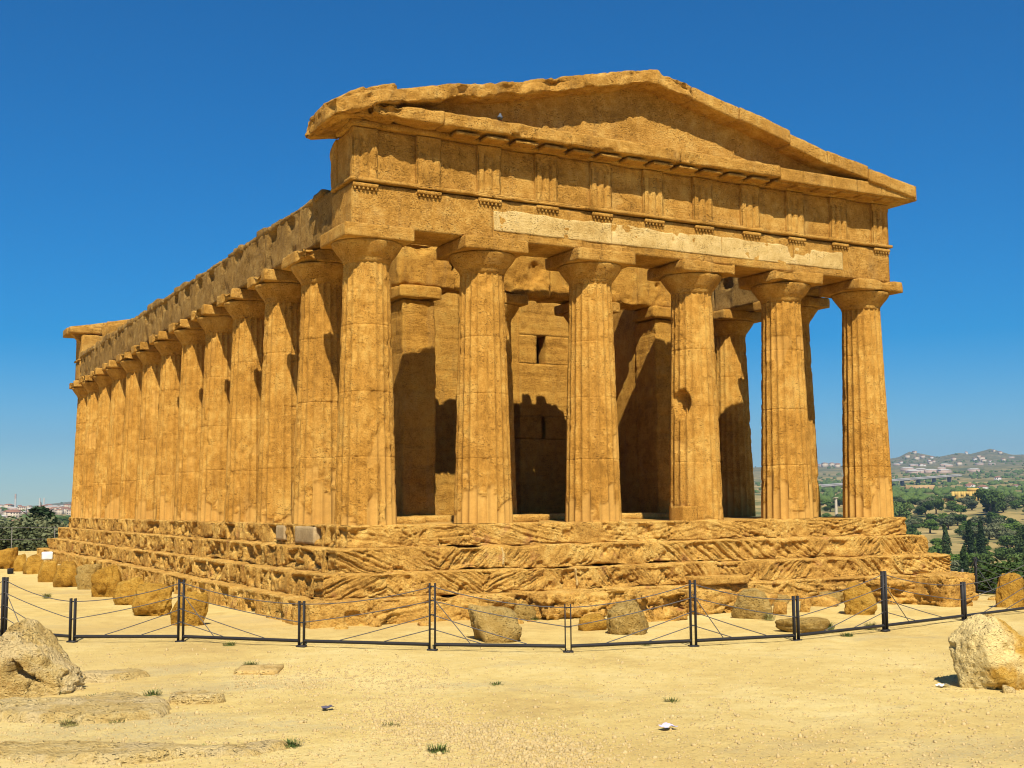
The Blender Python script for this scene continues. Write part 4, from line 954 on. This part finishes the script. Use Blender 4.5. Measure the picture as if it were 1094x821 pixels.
for k in range(9):
    c = dv*(k+.5)/9; zc = z0+(z1-z0)*(k+.5)/9-2.4; gzz = gz(A1[0]+c[0], A1[1]+c[1])-3
    if gzz > zc-1: continue
    V, F = bx(-1.1, 1.1, -3, 3, gzz, zc); W = V.copy(); W[:, 0] = c[0]+V[:, 0]*dn[0]+V[:, 1]*pn[0]; W[:, 1] = c[1]+V[:, 0]*dn[1]+V[:, 1]*pn[1]; obj('pier', W, F, CON, t)
p = pix(893, 534, dist=700); t = thing('stone_pillar', 'lone pale pillar in the valley seen between the two right columns', 'pillar', (p[0], p[1], gz(p[0], p[1]))); V, F = tube([(0, 0, -1), (0, 0, 5), (0, 0, 10.5)], [.9, .8, .7], 10); obj('shaft', V, F, HM[1], t); obj('cap', *bx(-1, 1, -1, 1, 10.5, 11), HM[1], t)
# tall chimneys of the left town
for (px, H, lb) in ((16.3, 36, 'tall striped chimney stack standing alone in the distant town at left'), (42.3, 26, 'left one of the paired chimney stacks above the pines'), (47, 26, 'right one of the paired chimney stacks above the pines')):
    p = pix(px, 540, dist=3000); z = gz(p[0], p[1]); t = thing('chimney_stack', lb, 'chimney', (p[0], p[1], z))
    V, F = tube([(0, 0, -2), (0, 0, H*.7)], [2.6, 2.1], 10); obj('lower_shaft', V, F, HM[0], t); V, F = tube([(0, 0, H*.7), (0, 0, H)], [2.1, 1.9], 10); obj('upper_shaft', V, F, HM[2] if H > 30 else HM[0], t)
p = pix(18, 552, dist=700); t = thing('yellow_house', 'orange yellow house with a tiled roof before the distant town at left', 'house', (p[0], p[1], gz(p[0], p[1]))); t.rotation_euler = (0, 0, -.3)
obj('walls', *bx(-2.7, 2.7, -2, 2, -1, 3.6), YEL, t); link('roof', house_meshes[0][1], t).scale = (.6, .5, .6); [link('window', WM, t, (x, -2, 1.1)) for x in (-1.6, 0, 1.6)]

# ---------------------------------------------------------------- ground detail
rb = np.random.RandomState(8); L = []; D1, F1 = ico(1)
for k in range(13000):
    if k < 6500: px, py = rb.uniform(-20, 1115), 690+150*rb.rand()**.8
    elif k < 11500: u_ = rb.rand(); px, py = 400+230*u_+rb.normal(0, 25), 765+45*u_+rb.normal(0, 14)
    else: px, py = rb.uniform(250, 480), rb.normal(725, 9)
    if py > 838 or py < 690: continue
    p = pix(px, py, z=-2.05); s_ = min(.028, .0072*math.exp(abs(rb.normal())*.6))
    L.append((D1*s_*rb.uniform(.6, 1.3, 3)*(1+.2*rb.normal(size=(len(D1), 1)))+np.array([p[0], p[1], 0]), F1))
cz = np.array([v[0].mean(0) for v in L]); zz, _ = ground_z(cz[:, 0], cz[:, 1]); C3 = np.stack([cz[:, 0], cz[:, 1], cz[:, 0]*0], 1); zz = zz+fbm(C3, .35, 3, 21)*.05+fbm(C3, 1.6, 4, 22)*.028
L = [(v+np.array([0, 0, z_+.003]), f_) for (v, f_), z_ in zip(L, zz)]
o = obj('gravel', *join(L), simple('gravel_stone', (.46, .335, .15), .95, .6, 14)); tag(o, 'fine pale gravel scattered over the sandy foreground', 'gravel', kind='stuff')
def tuft(seed, n, h):
    rg = np.random.RandomState(seed); V = [np.array([0, 0, -.02])]; F = []
    for k in range(n):
        a = rg.uniform(0, 6.28); r_ = rg.uniform(0, .12); b0 = np.array([r_*math.cos(a), r_*math.sin(a), -.01]); d = np.array([math.cos(a), math.sin(a), 0]); pr = np.array([-d[1], d[0], 0])*.004
        hh = h*rg.uniform(.5, 1.2); m_ = b0+d*hh*.3+np.array([0, 0, hh*.7]); e_ = b0+d*hh*.75+np.array([0, 0, hh]); i = len(V)
        V += [b0-pr, b0+pr, m_+pr*.8, m_-pr*.8, e_]; F.append((i, i+1, i+2, i+3)); F.append((i+3, i+2, i+4, i+4)); F.append((0, i, i+1, i+1))
    V = np.array(V); return mesh('weed_tuft', V, [np.array([f for f in F if f[3] != f[2]]), np.array([f[:3] for f in F if f[3] == f[2]])], WEED)
TM = [tuft(1, 110, .06), tuft(2, 150, .13), tuft(3, 60, .035)]
wl = [(163, 745, 0, 'weed tuft on the ragged edge of the pale bedrock shelf'), (75, 776, 0, 'green weed tuft below the ragged bedrock edge'), (64, 741, 2, 'small weed tuft under the rugged rock'), (100, 746, 2, 'small weed on top of the bedrock shelf'), (125, 774, 2, 'tiny weed in the sand near the bedrock edge'),
      (530, 732, 2, 'small dark weed alone in the middle of the sand'), (718, 750, 2, 'tiny weed in the sand right of centre'), (468, 804, 0, 'weed tuft at the edge of the gravel patch'), (418, 776, 2, 'weed among stones left of the gravel patch'), (310, 800, 0, 'green weed tuft at the bottom left bedrock'), (213, 803, 2, 'small weed on the flat bedrock'), (216, 751, 2, 'weed beside the small bedrock rib'),
      (1035, 735, 1, 'dry grass tuft at the foot of the big boulder'), (1092, 728, 0, 'weed at the right foot of the big boulder'), (822, 663, 1, 'green weed clump in front of the grey lumpy boulder'), (865, 672, 1, 'grass clump on the low grey slab'), (885, 672, 1, 'taller grass clump right of the low grey slab'), (930, 672, 1, 'grass tuft at the foot of the right tall post'), (50, 640, 1, 'weed on the sand left of the flank boulders'), (570, 662, 0, 'weed beside the low weathered stone'),
      (245, 690, 0, 'weed under the bottom rail near the left tall post'), (35, 668, 0, 'weed behind the rugged rock'), (268, 712, 0, 'weed at the corner of the concrete cover'), (690, 690, 2, 'weed under the rail near the middle post'), (905, 680, 0, 'weed under the rail by the right tall post')]
for (px, py, k, lb) in wl:
    p = pix(px, py, z=-2.05); o = link('weed_tuft', TM[k], None, (p[0], p[1], zfine(p[0], p[1])+.02), rt.uniform(0, 6)); tag(o, lb, 'weed', 'weeds in the sand')
def litter(label, px, py, w_, mat, seed):
    p = pix(px, py, z=-2.05); U, Vv = np.meshgrid(np.linspace(-1, 1, 9), np.linspace(-1, 1, 7), indexing='ij'); P = np.stack([U*w_, Vv*w_*.7, U*0], -1).reshape(-1, 3)
    P[:, 2] = fbm(P, 14, 2, seed)*w_*.5+w_*.4; i = np.arange(8)[:, None]; j = np.arange(6)[None, :]; q = (i*7+j).ravel(); F = np.stack([q, q+7, q+8, q+1], 1)
    o = obj('litter_scrap', np.vstack([P, P-np.array([0, 0, .004])]), np.vstack([F, F[:, ::-1]+len(P)]), mat); o.location = (p[0], p[1], zfine(p[0], p[1])+.01); tag(o, label, 'litter')
litter('small crumpled white and violet paper scrap on the sand', 714, 781, .09, simple('scrap_paper', (.62, .55, .70), .7, .3, 20), 3)
litter('small dark scrap on the sand left of centre', 350, 759, .07, simple('dark_scrap', (.10, .09, .12), .7, .3, 20), 4)
litter('white scrap lying by the foot of the big boulder', 1008, 735, .09, WHITE, 5)
stone_thing('stone_chip', 'small round stone at the foot of the big boulder', 'stone', 1071, 1086, 733, 742, 741, STL, .9, sub_=3, sink=.02)

# ---------------------------------------------------------------- haze
V, F = gbox(-7500, 7500, -7500, 7500, -60, 420, 1e6, (1, 1), 0)
m = bpy.data.materials.new('haze_air'); m.use_nodes = True; nt = m.node_tree; nt.nodes.clear()
pv = nt.nodes.new('ShaderNodeVolumePrincipled'); pv.inputs['Color'].default_value = (.45, .68, 1.0, 1); pv.inputs['Density'].default_value = 0.00011; pv.inputs['Anisotropy'].default_value = .2
mo = nt.nodes.new('ShaderNodeOutputMaterial'); nt.links.new(pv.outputs[0], mo.inputs['Volume'])
hz = obj('haze', V, F, m); tag(hz, kind='stuff')
print('verts', sum(len(o.data.vertices) for o in bpy.data.objects if o.type == 'MESH'), 'objs', len(bpy.data.objects))
